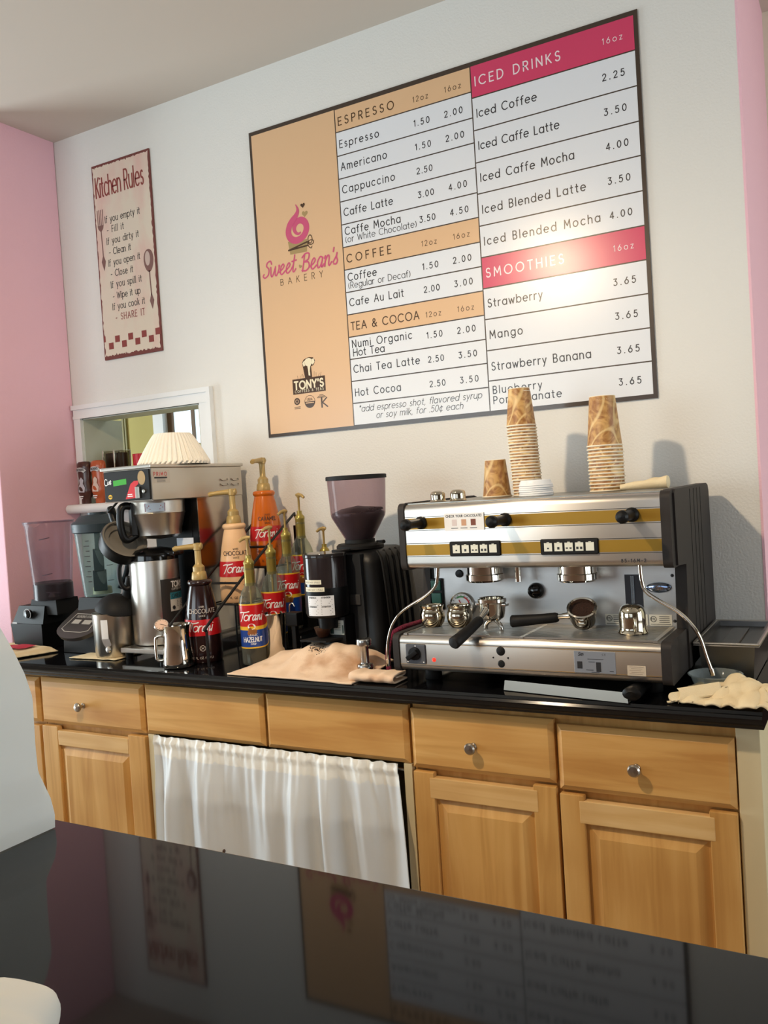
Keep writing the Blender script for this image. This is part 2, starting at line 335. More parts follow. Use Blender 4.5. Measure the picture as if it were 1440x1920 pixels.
# ---------------------------------------------------------------- stroke lettering
def arc(cx, cy, rx, ry, a0, a1, n=12):
    return [(cx + rx * math.cos(math.radians(a0 + (a1 - a0) * i / n)), cy + ry * math.sin(math.radians(a0 + (a1 - a0) * i / n))) for i in range(n + 1)]
X_ = 0.34   # radius of round lowercase letters
GL = {
 'A': (.78, [[(0, 0), (.39, 1), (.78, 0)], [(.13, .34), (.65, .34)]]),
 'B': (.58, [[(0, 0), (0, 1), (.3, 1)] + arc(.3, .76, .22, .24, 90, -90) + [(0, .52)], [(.3, .52)] + arc(.31, .26, .27, .26, 90, -90) + [(0, 0)]]),
 'C': (.86, [arc(.5, .5, .5, .5, 48, 312, 20)]),
 'D': (.74, [[(0, 0), (0, 1), (.24, 1)] + arc(.24, .5, .5, .5, 90, -90, 16) + [(0, 0)]]),
 'E': (.52, [[(.52, 1), (0, 1), (0, 0), (.52, 0)], [(0, .52), (.46, .52)]]),
 'F': (.5, [[(.5, 1), (0, 1), (0, 0)], [(0, .52), (.44, .52)]]),
 'G': (.94, [arc(.5, .5, .5, .5, 48, 360, 24) + [(.6, .5)]]),
 'H': (.68, [[(0, 0), (0, 1)], [(.68, 0), (.68, 1)], [(0, .52), (.68, .52)]]),
 'I': (.02, [[(.01, 0), (.01, 1)]]),
 'J': (.42, [[(.42, 1), (.42, .22)] + arc(.21, .22, .21, .22, 0, -150)]),
 'K': (.6, [[(0, 0), (0, 1)], [(.56, 1), (0, .42)], [(.16, .58), (.6, 0)]]),
 'L': (.46, [[(0, 1), (0, 0), (.46, 0)]]),
 'M': (.84, [[(0, 0), (.06, 1), (.42, .3), (.78, 1), (.84, 0)]]),
 'N': (.7, [[(0, 0), (0, 1), (.7, 0), (.7, 1)]]),
 'O': (1.0, [arc(.5, .5, .5, .5, 0, 360, 28)]),
 'P': (.56, [[(0, 0), (0, 1), (.3, 1)] + arc(.3, .74, .26, .26, 90, -90) + [(0, .48)]]),
 'Q': (1.0, [arc(.5, .5, .5, .5, 0, 360, 28), [(.62, .28), (.92, -.02)]]),
 'R': (.58, [[(0, 0), (0, 1), (.3, 1)] + arc(.3, .74, .26, .26, 90, -90) + [(0, .48)], [(.28, .48), (.58, 0)]]),
 'S': (.54, [arc(.27, .75, .24, .25, 35, 250, 12) + arc(.27, .26, .27, .26, 80, -155, 12)]),
 'T': (.6, [[(0, 1), (.6, 1)], [(.3, 1), (.3, 0)]]),
 'U': (.66, [[(0, 1), (0, .33)] + arc(.33, .33, .33, .33, 180, 360) + [(.66, 1)]]),
 'V': (.74, [[(0, 1), (.37, 0), (.74, 1)]]),
 'W': (1.08, [[(0, 1), (.27, 0), (.54, .85), (.81, 0), (1.08, 1)]]),
 'X': (.66, [[(0, 0), (.66, 1)], [(0, 1), (.66, 0)]]),
 'Y': (.68, [[(0, 1), (.34, .45), (.68, 1)], [(.34, .45), (.34, 0)]]),
 'Z': (.6, [[(0, 1), (.6, 1), (0, 0), (.6, 0)]]),
 'a': (.66, [arc(X_, X_, X_, X_, 0, 360, 20), [(.66, .68), (.66, 0)]]),
 'b': (.66, [[(0, 1.02), (0, 0)], arc(X_, X_, X_, X_, 0, 360, 20)]),
 'c': (.58, [arc(X_, X_, X_, X_, 48, 312, 16)]),
 'd': (.66, [arc(X_, X_, X_, X_, 0, 360, 20), [(.68, 1.02), (.68, 0)]]),
 'e': (.66, [[(.02, .36), (.67, .36)] + arc(X_, X_, X_, X_, 4, 312, 18)]),
 'f': (.36, [arc(.34, .82, .2, .2, 70, 180) + [(.14, 0)], [(0, .66), (.34, .66)]]),
 'g': (.66, [arc(X_, X_, X_, X_, 0, 360, 20), [(.67, .68), (.67, 0)] + arc(.36, 0, .31, .3, 0, -150)]),
 'h': (.54, [[(0, 1.02), (0, 0)], [(0, .38)] + arc(.27, .41, .27, .27, 180, 0) + [(.54, 0)]]),
 'i': (.04, [[(.02, .68), (.02, 0)], [(.02, .93), (.02, .955)]]),
 'j': (.1, [[(.1, .68), (.1, -.1)] + arc(-.05, -.1, .15, .18, 0, -90), [(.1, .93), (.1, .955)]]),
 'k': (.48, [[(0, 1.02), (0, 0)], [(.44, .68), (0, .27)], [(.15, .4), (.48, 0)]]),
 'l': (.04, [[(.02, 1.02), (.02, 0)]]),
 'm': (.9, [[(0, .68), (0, 0)], [(0, .4)] + arc(.225, .45, .225, .23, 180, 0) + [(.45, 0)], [(.45, .4)] + arc(.675, .45, .225, .23, 180, 0) + [(.9, 0)]]),
 'n': (.54, [[(0, .68), (0, 0)], [(0, .38)] + arc(.27, .41, .27, .27, 180, 0) + [(.54, 0)]]),
 'o': (.68, [arc(X_, X_, X_, X_, 0, 360, 22)]),
 'p': (.66, [[(0, .68), (0, -.32)], arc(X_, X_, X_, X_, 0, 360, 20)]),
 'q': (.66, [arc(X_, X_, X_, X_, 0, 360, 20), [(.68, .68), (.68, -.32)]]),
 'r': (.32, [[(0, .68), (0, 0)], [(0, .36)] + arc(.27, .38, .27, .3, 180, 72)]),
 's': (.4, [arc(.2, .51, .17, .17, 40, 250, 10) + arc(.2, .175, .2, .175, 80, -150, 10)]),
 't': (.36, [[(.16, .94), (.16, .16)] + arc(.3, .16, .14, .16, 180, 280), [(0, .66), (.34, .66)]]),
 'u': (.54, [[(0, .68), (0, .27)] + arc(.27, .27, .27, .27, 180, 360), [(.54, .68), (.54, 0)]]),
 'v': (.54, [[(0, .68), (.27, 0), (.54, .68)]]),
 'w': (.84, [[(0, .68), (.21, 0), (.42, .6), (.63, 0), (.84, .68)]]),
 'x': (.5, [[(0, 0), (.5, .68)], [(0, .68), (.5, 0)]]),
 'y': (.54, [[(0, .68), (.28, .02)], [(.54, .68), (.14, -.32)]]),
 'z': (.48, [[(0, .68), (.48, .68), (0, 0), (.48, 0)]]),
 '0': (.6, [arc(.3, .5, .3, .5, 0, 360, 24)]),
 '1': (.24, [[(0, .8), (.2, 1), (.2, 0)]]),
 '2': (.56, [arc(.28, .72, .27, .28, 165, -35, 12) + [(0, 0), (.56, 0)]]),
 '3': (.54, [[(.02, 1), (.5, 1), (.22, .62)] + arc(.24, .31, .3, .31, 88, -145, 14)]),
 '4': (.6, [[(.44, 0), (.44, 1), (0, .26), (.6, .26)]]),
 '5': (.56, [[(.5, 1), (.12, 1), (.06, .56)] + arc(.26, .33, .3, .33, 120, -145, 14)]),
 '6': (.6, [[(.42, 1), (.08, .47)], arc(.3, .31, .3, .31, 0, 360, 20)]),
 '7': (.54, [[(0, 1), (.54, 1), (.16, 0)]]),
 '8': (.56, [arc(.28, .75, .23, .24, 0, 360, 18), arc(.28, .26, .28, .27, 0, 360, 18)]),
 '9': (.6, [arc(.3, .69, .3, .31, 0, 360, 20), [(.18, 0), (.52, .53)]]),
 '.': (.06, [[(.03, .0), (.03, .04)]]), ',': (.1, [[(.06, .04), (0, -.16)]]), "'": (.06, [[(.05, 1.0), (.02, .78)]]),
 '&': (.72, [[(.7, 0), (.16, .66)] + arc(.31, .80, .18, .2, 210, -30, 10) + [(.12, .44)] + arc(.27, .26, .26, .26, 125, 310, 10) + [(.68, .46)]]),
 '(': (.2, [arc(.6, .42, .58, .75, 142, 218, 10)]), ')': (.2, [arc(-.4, .42, .58, .75, 38, -38, 10)]),
 '*': (.3, [[(.15, 1.02), (.15, .72)], [(.02, .95), (.28, .79)], [(.28, .95), (.02, .79)]]),
 '-': (.34, [[(0, .36), (.34, .36)]]), '!': (.06, [[(.03, 1), (.03, .3)], [(.03, 0), (.03, .04)]]),
 '\u00a2': (.56, [arc(X_, X_, .32, X_, 48, 312, 16), [(.3, .86), (.3, -.18)]]), ':': (.06, [[(.03, 0), (.03, .04)], [(.03, .6), (.03, .64)]]),
 '#': (.5, [[(0, 0), (.5, 0), (.5, .6), (0, .6), (0, 0)]]),
}
RN = [0]
def ribbon(g, pts, w, mp, m=0, caps=True, taper=None):
    """flat stroke of width w along 2-D pts; mp maps (u, v) to a point in space"""
    q = [pts[0]]
    for p in pts[1:]:
        if math.hypot(p[0] - q[-1][0], p[1] - q[-1][1]) > 1e-6: q.append(p)
    if len(q) < 2: return
    closed = math.hypot(q[0][0] - q[-1][0], q[0][1] - q[-1][1]) < 1e-5
    N = len(q); L = []; R = []
    for i in range(N):
        a = q[i - 1] if i > 0 else (q[-2] if closed else None)
        b = q[i + 1] if i < N - 1 else (q[1] if closed else None)
        def d(s, e):
            l = math.hypot(e[0] - s[0], e[1] - s[1]); return ((e[0] - s[0]) / l, (e[1] - s[1]) / l)
        if a and b:
            d1, d2 = d(a, q[i]), d(q[i], b)
            tx, ty = d1[0] + d2[0], d1[1] + d2[1]; l = math.hypot(tx, ty)
            if l < 0.25: tx, ty, k = d2[0], d2[1], 1.0
            else: tx /= l; ty /= l; k = min(1 / max(tx * d1[0] + ty * d1[1], 0.35), 1.8)
        else:
            tx, ty = d(q[i], b) if b else d(a, q[i]); k = 1.0
        ww = w if taper is None else w * taper(i / (N - 1))
        nx, ny = -ty * ww / 2 * k, tx * ww / 2 * k
        L.append((q[i][0] + nx, q[i][1] + ny)); R.append((q[i][0] - nx, q[i][1] - ny))
    RN[0] += 1
    vs = [Vector(mp(*p)) for p in L] + [Vector(mp(*p)) for p in R]
    nv = (vs[1] - vs[0]).cross(vs[N] - vs[0])     # each stroke lies a hair apart from the last, so crossings stay clean
    off = nv.normalized() * (1.6e-5 * (RN[0] % 8)) if nv.length > 1e-12 else Vector((0, 0, 0))
    un = nv.normalized() if nv.length > 1e-12 else Vector((0, 0, 0))
    vs = [v + off + un * (5e-6 * (i % N) if N > 24 else 0) for i, v in enumerate(vs)]
    fs = [(i, i + 1, N + i + 1, N + i) for i in range(N - 1)]
    g.add(vs, fs, m)
    if caps and not closed and taper is None:
        for e, s_ in ((0, 1), (N - 1, N - 2)):
            dx, dy = q[e][0] - q[s_][0], q[e][1] - q[s_][1]
            a0 = math.degrees(math.atan2(dy, dx))
            fan = [(q[e][0] + w / 2 * math.cos(math.radians(a0 - 90 + 30 * k)), q[e][1] + w / 2 * math.sin(math.radians(a0 - 90 + 30 * k))) for k in range(7)]
            g.add([Vector(mp(*p)) + off + un * (5e-6 * e if N > 24 else 0) for p in fan], [tuple(range(7))], m)
def flat(x0, z0, y):          # a drawing plane facing the room (normal -y)
    return lambda u, v: (x0 + u, y, z0 + v)
def on_cyl(cx, cy, z0, R, az):  # wraps a drawing round an upright cylinder, centred on azimuth az
    def f(u, v):
        r = R(z0 + v) if callable(R) else R
        return (cx + r * math.cos(az + u / r), cy + r * math.sin(az + u / r), z0 + v)
    return f
def text_width(s, h, track, sx=1.0):
    w = 0
    for ch in s: w += ((.30 if ch == ' ' else GL[ch][0] * sx) + track) * h
    return w - track * h
def text(g, s, h, mp, width=None, align='l', wt=0.13, track=0.2, sx=0.90, slant=0.0, serif=0.0, m=0, x=0.0, z=0.0):
    if width:
        n = max(len(s) - 1, 1)
        track += (width - text_width(s, h, track, sx)) / h / n
    tw = text_width(s, h, track, sx)
    cx = x - (tw if align == 'r' else tw / 2 if align == 'c' else 0)
    for ch in s:
        if ch == ' ': cx += (.30 + track) * h; continue
        adv, strokes = GL[ch]
        for st in strokes:
            pts = [(cx + (p[0] * sx + slant * p[1]) * h, z + p[1] * h) for p in st]
            run = [pts[0]]          # break the stroke where it turns back sharply, as a pen would
            for i in range(1, len(pts)):
                run.append(pts[i])
                if i < len(pts) - 1:
                    ax, ay, bx, by = pts[i][0] - pts[i - 1][0], pts[i][1] - pts[i - 1][1], pts[i + 1][0] - pts[i][0], pts[i + 1][1] - pts[i][1]
                    if ax * bx + ay * by < -.15 * math.hypot(ax, ay) * math.hypot(bx, by): ribbon(g, run, wt * h, mp, m); run = [pts[i]]
            ribbon(g, run, wt * h, mp, m)
            if serif:
                for e, k in ((0, 1), (len(pts) - 1, len(pts) - 2)):
                    dx, dy = pts[e][0] - pts[k][0], pts[e][1] - pts[k][1]
                    if abs(dy) > 2.0 * abs(dx) and abs(dy) > 0.25 * h:
                        ribbon(g, [(pts[e][0] - serif * h, pts[e][1]), (pts[e][0] + serif * h, pts[e][1])], wt * h * 0.6, mp, m, caps=False)
        cx += (adv * sx + track) * h
    return g
def patch(g, u0, u1, v0, v1, mp, m=0, n=10):
    """a label-sized rectangle laid on a surface"""
    return g.grid(lambda a, b: mp(u0 + (u1 - u0) * a, v0 + (v1 - v0) * b), n, 2, m)
def poly(g, pts, mp, m=0):
    return g.add([mp(*p) for p in pts], [tuple(range(len(pts)))], m)
def disc(g, u, v, r, mp, m=0, ry=None, n=20):
    return poly(g, [(u + r * math.cos(2 * PI * i / n), v + (ry or r) * math.sin(2 * PI * i / n)) for i in range(n)], mp, m)
def ring(g, u, v, r, w, mp, m=0, ry=None):
    ribbon(g, arc(u, v, r, ry or r, 0, 360, 24), w, mp, m)
def heart(u, v, s, rot=0):
    pts = []
    for i in range(24):
        t = 2 * PI * i / 24
        x = 16 * math.sin(t) ** 3 / 17; y = (13 * math.cos(t) - 5 * math.cos(2 * t) - 2 * math.cos(3 * t) - math.cos(4 * t)) / 17
        pts.append((u + s * (x * math.cos(rot) - y * math.sin(rot)), v + s * (x * math.sin(rot) + y * math.cos(rot))))
    return pts

# ================================================================ THE SETTING
g = G()
OX0, OX1, OZ0, OZ1 = -2.845, -2.217, 1.40, 1.786
g.box(-2.98, OX0, 0, .12, 0, 2.95); g.box(OX1, -.276, 0, .12, 0, 2.95)
g.box(OX0, OX1, 0, .12, 0, OZ0); g.box(OX0, OX1, 0, .12, OZ1, 2.95)
struct('wall_back', g, WALLW)
g = G(); g.box(-3.30, -2.896, -.372, -.0005, 0, 2.95, bev=.006); struct('wall_left', g, PINK)
g = G(); g.box(-.2765, -.270, -.0005, .70, .86, 2.95); struct('wall_right', g, PINK)
g = G(); g.box(-.2765, -.262, -.0005, .70, 0, .86); struct('trim_1', g, mat('dark_wainscot', (48, 22, 16), .6))
g = G(); g.box(-.40, 3.2, .70, .78, 0, 2.95); struct('wall_far', g, CREAM)
g = G(); g.box(-5.2, 3.2, -4.85, .8, 2.93, 3.0); struct('ceiling', g, CEIL)
g = G(); g.box(-5.2, 3.2, -4.85, .8, -.06, 0)
struct('floor', g, mat('brown_floor_tile', (150, 132, 112), .4, var=((130, 114, 96), 6, (1, 1, 1), .4, .6)))
g = G(); g.box(-.262, 3.2, .688, .702, 0, .86); struct('trim_7', g, mat('dark_wainscot', (48, 22, 16), .6))
# rear shop wall with two windows, side wall with a glazed door opening
SHOP = mat('shop_wall_paint', (128, 114, 98), .8)
g = G()
for x0, x1 in ((-5.2, -4.85), (-2.15, -1.55), (.75, 3.2)): g.box(x0, x1, -4.85, -4.72, 0, 2.95)
for x0, x1 in ((-4.85, -2.15), (-1.55, .75)): g.box(x0, x1, -4.85, -4.72, 0, .45); g.box(x0, x1, -4.85, -4.72, 2.35, 2.95)
struct('wall_rear', g, SHOP)
for i, (x0, x1) in enumerate(((-4.85, -2.15), (-1.55, .75))):
    g = G()
    xm = (x0 + x1) / 2
    for a, b, c, d in ((x0, x1, .45, .51), (x0, x1, 2.29, 2.35), (x0, x0 + .06, .45, 2.35), (x1 - .06, x1, .45, 2.35), (xm - .03, xm + .03, .45, 2.35)):
        g.box(a, b, -4.74, -4.68, c, d)
    struct('window_%d' % (i + 1), g, mat('dark_window_frame', (70, 52, 38), .5))
g = G(); g.box(-5.2, -5.08, -4.72, -2.0, 0, 2.95); g.box(-5.2, -5.08, -.7, .6, 0, 2.95); g.box(-5.2, -5.08, -2.0, -.7, 2.2, 2.95)
struct('wall_side', g, SHOP)
g = G(); g.box(3.05, 3.2, -4.72, .7, 0, 2.95); struct('wall_opposite', g, SHOP)
# pass-through opening: casing, jambs, sill
g = G()
def casing(g, x0, x1, z0, z1, w):
    for a, b, c, d in ((x0, x1, z1 - w, z1), (x0, x0 + .038, z0, z1 - w), (x1 - w - .005, x1, z0, z1 - w)):
        g.box(a, b, -.014, .001, c, d)
    g.box(x0 - .004, x1 + .004, -.022, .001, z1 - .014, z1 + .004); g.box(x1 - .014, x1 + .004, -.022, .001, z0, z1 - .0142)
    g.box(x0, x1, -.018, .001, z1 - w, z1 - w + .012)
casing(g, -2.883, -2.148, 1.43, 1.838, .052)
struct('trim_2', g, TRIMW)
g = G()
g.box(OX0, OX0 + .004, .0, .21, OZ0 + .03, OZ1); g.box(OX1 - .004, OX1, .0, .125, OZ0 + .03, OZ1); g.box(OX0, OX1, .0, .125, OZ1 - .004, OZ1)
struct('trim_3', g, mat('jamb_paint', (206, 210, 198), .6))
g = G()
pr = [(-.075 + .0175 * (1 - math.cos(a)), 1.4165 + .0185 * math.sin(a)) for a in [PI / 2 - PI * i / 8 * 1 for i in range(9)]]
pr = [(-.06 + .0185 * math.cos(PI / 2 + PI * i / 10), 1.4165 + .0185 * math.sin(PI / 2 + PI * i / 10)) for i in range(11)]
g.prism(pr + [(.13, 1.398), (.13, 1.435)], -2.893, -2.15, 'YZ')
struct('trim_4', g, TRIMW)
# kitchen beyond
g = G(); g.box(-4.6, -3.02, .60, .66, 0, 2.95); g.box(-2.50, -.40, .60, .66, 0, 2.95); g.box(-3.02, -2.50, .60, .66, 0, 1.685); g.box(-3.02, -2.50, .60, .66, 2.2, 2.95)
struct('wall_kitchen', g, mat('olive_wall_paint', (196, 186, 116), .8))
g = G(); g.box(-3.02, -2.957, .585, .66, 1.0, 2.2); struct('trim_5', g, TRIMW)
g = G(); g.box(-3.235, -3.222, .590, .602, .5, 2.4); g.box(-3.215, -3.206, .590, .602, .5, 2.4); struct('trim_6', g, mat('olive_trim', (150, 146, 104), .6))
g = G()
for a, b, c, d in ((-2.957, -2.921, 1.60, 2.2), (-2.806, -2.789, 1.60, 2.2), (-2.66, -2.50, 1.60, 2.2), (-2.957, -2.50, 1.55, 1.69)):
    g.box(a, b, .616, .626, c, d)
struct('window_3', g, mat('brown_window_frame', (112, 84, 52), .5))
g = G(); g.box(-2.94, -2.52, .625, .63, 1.65, 2.2)
o = struct('window_4', g, mat('bright_sky_pane', (214, 236, 250), .1, emit=1.1))

# ================================================================ COUNTERS AND CABINETS
prof = [(-.006, .875), (-.618, .875), (-.620, .881), (-.626, .886), (-.634, .890), (-.637, .897), (-.637, .901), (-.633, .907), (-.629, .908), (-.626, .9145), (-.618, .915), (-.006, .915)]
g = G(); g.prism(prof, -2.893, -.224, 'YZ')
p2 = [(-.374, z) if y > -.3 else (y, z) for y, z in prof]
g.prism(p2, -3.75, -2.893, 'YZ')
tag(mk('countertop', g, GRANITE, org=(-1.6, -.3, .9), smooth=25), 'long black granite countertop with moulded edge along the back wall', 'countertop')
g = G(); g.box(-4.4, 1.9, -2.75, -2.018, 1.103, 1.143, bev=.004)
root = thing('bar_counter', 'dark glossy bar counter in the foreground reflecting the menu board', 'counter', (-1.6, -2.4, 0))
mk('bar_top', g, BARTOP, root)
g = G(); g.box(-4.3, 1.8, -2.5, -2.22, 0, 1.103); mk('bar_base', g, mat('bar_base_paint', (150, 120, 100), .6), root)

def slab_front(g, x0, x1, z0, z1, yb=-.571, yf=-.592, ch=.013):
    """drawer front: a slab with a chamfered edge"""
    a = [(x0, yb, z0), (x1, yb, z0), (x1, yb, z1), (x0, yb, z1)]
    ym = yf + .009
    b = [(x, ym, z) for x, _, z in a]
    c = [(x0 + ch, yf, z0 + ch), (x1 - ch, yf, z0 + ch), (x1 - ch, yf, z1 - ch), (x0 + ch, yf, z1 - ch)]
    fs = [(3, 2, 1, 0), (8, 9, 10, 11)]
    for k in (0, 4):
        for i in range(4): fs.append((k + i, k + (i + 1) % 4, k + 4 + (i + 1) % 4, k + 4 + i))
    g.add(a + b + c, fs, 0)
def knob(root, x, z, y=-.592, lab=None):
    g = G(); g.lathe([(.0001, 0), (.009, 0), (.0085, -.003), (.0055, -.006), (.0055, -.013), (.011, -.018), (.0145, -.023), (.0145, -.027), (.011, -.031), (.0001, -.0325)], (x, y, z), 20, 0, 'Y')
    return mk('knob', g, NICKEL, root)
def door(root, x0, x1, z0, z1, st=.058, rail=.07, sp=0.0, name='door'):
    """raised-panel door: stiles, rails, bevelled panel"""
    yf, yb = -.592, -.571
    g = G()
    a0, a1, c0, c1 = x0 + st - .002, x1 - st + .002, z0 + rail - .002, z1 - rail + .002
    w, dpt, top = .034, -.580, -.590
    A = [(a0, dpt, c0), (a1, dpt, c0), (a1, dpt, c1), (a0, dpt, c1)]
    B = [(a0 + .008, dpt, c0 + .008), (a1 - .008, dpt, c0 + .008), (a1 - .008, dpt, c1 - .008), (a0 + .008, dpt, c1 - .008)]
    Cc = [(a0 + w, top, c0 + w), (a1 - w, top, c0 + w), (a1 - w, top, c1 - w), (a0 + w, top, c1 - w)]
    fs = [(8, 9, 10, 11)] + [(k + i, k + (i + 1) % 4, k + 4 + (i + 1) % 4, k + 4 + i) for k in (0, 4) for i in range(4)]
    g.add(A + B + Cc, fs, 0)
    d = mk(name, g, MAPLE_V, root, smooth=10)
    for a, b in ((x0, x0 + st), (x1 - st, x1)):
        g = G(); g.box(a, b, yf, yb, z0, z1, 0, bev=.003); mk('stile', g, MAPLE_V, d)
    for a, b in ((z1 - rail, z1 - .012), (z0, z0 + rail)):
        g = G(); g.box(x0 + st - sp, x1 - st + sp, yf - (.0012 if sp else 0), yb, a, b, 0, bev=.003); mk('rail', g, MAPLE_L, d)
    return d
def cabinet(name, label, x0, x1, ydeep=-.01, shell=False):
    root = thing(name, label, 'cabinet', ((x0 + x1) / 2, -.3, 0))
    g = G()
    t = .018
    if not shell:
        g.box(x0 + .001, x1 - .001, -.566, ydeep, .10, .874)
    else:
        g.box(x0 + .001, x0 + t, -.566, ydeep, .10, .874); g.box(x1 - t, x1 - .001, -.566, ydeep, .10, .874)
        g.box(x0 + t, x1 - t, -.566, ydeep, .10, .118); g.box(x0 + t, x1 - t, ydeep - .01, ydeep, .118, .874)
        g.box(x0 + t, x1 - t, -.566, -.545, .705, .874)
    g.box(x0 + .002, x1 - .002, -.50, -.06, 0, .10)
    mk('carcass', g, [MAPLE_V] if not shell else [mat('cabinet_interior', (120, 98, 58), .6)], root)
    return root
# leftmost unit beside the paper bag
r = cabinet('base_cabinet', 'maple base cabinet at the far left, mostly behind the white paper bag', -3.42, -2.490, -.376)
g = G(); slab_front(g, -3.415, -2.958, .706, .858); mk('drawer', g, MAPLE_H, r, smooth=10)
g = G(); slab_front(g, -2.950, -2.493, .706, .858); mk('drawer', g, MAPLE_H, r, smooth=10)
door(r, -3.415, -2.958, .13, .695); door(r, -2.950, -2.497, .13, .695)
r = cabinet('base_cabinet', 'maple base cabinet with one drawer, left of the white curtain', -2.489, -2.005)
g = G(); slab_front(g, -2.484, -2.012, .707, .860); d = mk('drawer', g, MAPLE_H, r, smooth=10); knob(d, -2.276, .778)
door(r, -2.484, -2.012, .13, .698, st=.074, rail=.062)
r = cabinet('sink_base_cabinet', 'maple sink cabinet with plain false drawer fronts above the white curtain', -2.004, -1.076, shell=True)
g = G(); slab_front(g, -2.006, -1.545, .709, .861); mk('false_front', g, MAPLE_H, r, smooth=10)
g = G(); slab_front(g, -1.537, -1.079, .708, .861); mk('false_front', g, MAPLE_H, r, smooth=10)
g = G(); g.box(-2.003, -1.978, -.585, -.566, .10, .706); mk('stile', g, BEIGE, r)
g = G(); g.box(-1.100, -1.077, -.585, -.566, .10, .706); mk('stile', g, BEIGE, r)
r = cabinet('base_cabinet', 'maple base cabinet with two drawers and two doors under the espresso machine', -1.075, -.2857)
g = G(); slab_front(g, -1.072, -.689, .700, .853); d = mk('drawer', g, MAPLE_H, r, smooth=10); knob(d, -.895, .772)
g = G(); slab_front(g, -.681, -.288, .688, .843); d = mk('drawer', g, MAPLE_H, r, smooth=10); knob(d, -.497, .760)
door(r, -1.070, -.689, .13, .692, st=.058, rail=.066, sp=.012); door(r, -.681, -.288, .13, .680, st=.058, rail=.066, sp=.012)
g = G(); g.box(-.2855, -.236, -.580, -.01, 0, .874, bev=.004)
tag(mk('filler_panel', g, BEIGE, org=(-.26, -.3, 0)), 'narrow beige filler panel closing the right end of the cabinets', 'panel')

# curtain on its rod
r = thing('curtain', 'white gathered curtain on a rod hiding the open sink cabinet', 'curtain', (-1.54, -.58, .40))
def cur(a, b):
    # a along, b down
    top = 1 - b
    x = -1.972 + .858 * a + (a - .5) * .05 * b - .012 * (1 - a) * b
    n1 = noise.noise(Vector((a * 9.5, 1.7, b * .5))); n2 = noise.noise(Vector((a * 42, 3.1, b * 3.0)))
    y = -.591 - .028 * min(1, b * 3.5) + .036 * n1 * min(1, b * 5) * (.5 + .8 * b) + .016 * math.sin(a * 40 + 2.2 * math.sin(a * 9)) * min(1, b * 3.0) + .010 * n2 * max(0, 1 - b * 1.6)
    z = .706 - .586 * b + .004 * noise.noise(Vector((a * 26, 0, 0))) * (1 if b < .02 else 0)
    x += .016 * min(1, b * 3.5)
    if .02 < b < .05: y -= .004
    return (x, min(y, -.5855), z)
g = G(); g.grid(cur, 260, 60)
c = mk('cloth', g, CURT, r, smooth=180)
sm = c.modifiers.new('thickness', 'SOLIDIFY'); sm.thickness = .0012
def curh(a, b):
    p = cur(a, .004 + b * .10); n = noise.noise(Vector((a * 75, 5, b * 5))) + .6 * noise.noise(Vector((a * 150, 2, b * 4)))
    return (p[0], p[1] - .0012 - .006 * max(n, 0) * (1 - b) ** .6 - .0012 * (1 - b), p[2] + .003 * (1 - b) * (1 + n))
g = G(); g.grid(curh, 260, 8); mk('rod_pocket', g, mat('white_satin_hem', (243, 246, 243), .5), r, smooth=180)
g = G(); g.tube([(-1.977, -.580, .688), (-1.101, -.580, .688)], .004); mk('rod', g, CHROME, r)
g = G(); g.ball((-1.690, cur(.305, .53)[1] - .004, .402), .0058, sx=.6, sz=1); mk('dark_bead', g, INKB, r)

# ================================================================ MENU BOARD
BX0, BX1, BZ0, BZ1 = -1.8965, -.5285, 1.630, 2.7155
r = thing('menu_board', 'large glossy drinks menu board with tan, white and pink panels on the wall', 'sign', (-1.21, 0, 1.63))
FRAME = mat('board_dark_brown', (62, 48, 38), .30, coat=.25)
g = G(); g.box(BX0, BX1, -.0055, -.0005, BZ0, BZ1); mk('backing', g, FRAME, r)
TAN = mat('board_tan', (228, 188, 146), .26, spec=.62)
BWHITE = mat('board_white', (232, 236, 242), .26, spec=.62)
BPINK = mat('board_pink', (214, 62, 104), .26, spec=.62)
yP = -.0060
e = .0019
rows2 = [2.7025, 2.6255, 2.5465, 2.4702, 2.3944, 2.3176, 2.2418, 2.1658, 2.0903, 2.0152, 1.9398, 1.8652, 1.7908, 1.7163, 1.6412]
rows3 = [2.7035, 2.6053, 2.5062, 2.4077, 2.3122, 2.2138, 2.1170, 2.0208, 1.9255, 1.8292, 1.7352, 1.6408]
CX = [-1.886, -1.5345, -1.0378, -.540]
def cell(g, x0, x1, z0, z1): g.box(x0, x1, yP, -.0050, z0, z1)
def cellpart(name, m, *a):
    g = G(); cell(g, *a); mk(name, g, m, r)
cellpart('logo_panel', TAN, CX[0], CX[1] - e, 1.6415, 2.7020)
for k in range(14): cellpart('heading_panel' if k in (0, 6, 9) else 'menu_row', TAN if k in (0, 6, 9) else BWHITE, CX[1] + e, CX[2] - e, rows2[k + 1] + e, rows2[k] - e)
for k in range(11): cellpart('heading_panel' if k in (0, 6) else 'menu_row', BPINK if k in (0, 6) else BWHITE, CX[2] + e, CX[3], rows3[k + 1] + e, rows3[k] - e)
P0 = flat(0, 0, yP - .0004)
gb, gk, gw = G(), G(), G()   # brown, black, white lettering
h1, h2, h3, hp, hs = .0255, .0243, .0210, .0186, .0165
LX = -1.5215
for s, x1, z, k in (('ESPRESSO', -1.3096, 2.6470, 0), ('COFFEE', -1.352, 2.1895, 6), ('TEA & COCOA', -1.2646, 1.9624, 9)):
    text(gb, s, h1, P0, x1 - LX, x=LX, z=z, wt=.145)
    text(gb, '12oz', hs, P0, .053, x=-1.239, z=z + .0005, wt=.11); text(gb, '16oz', hs, P0, .055, x=-1.127, z=z + .001, wt=.11)
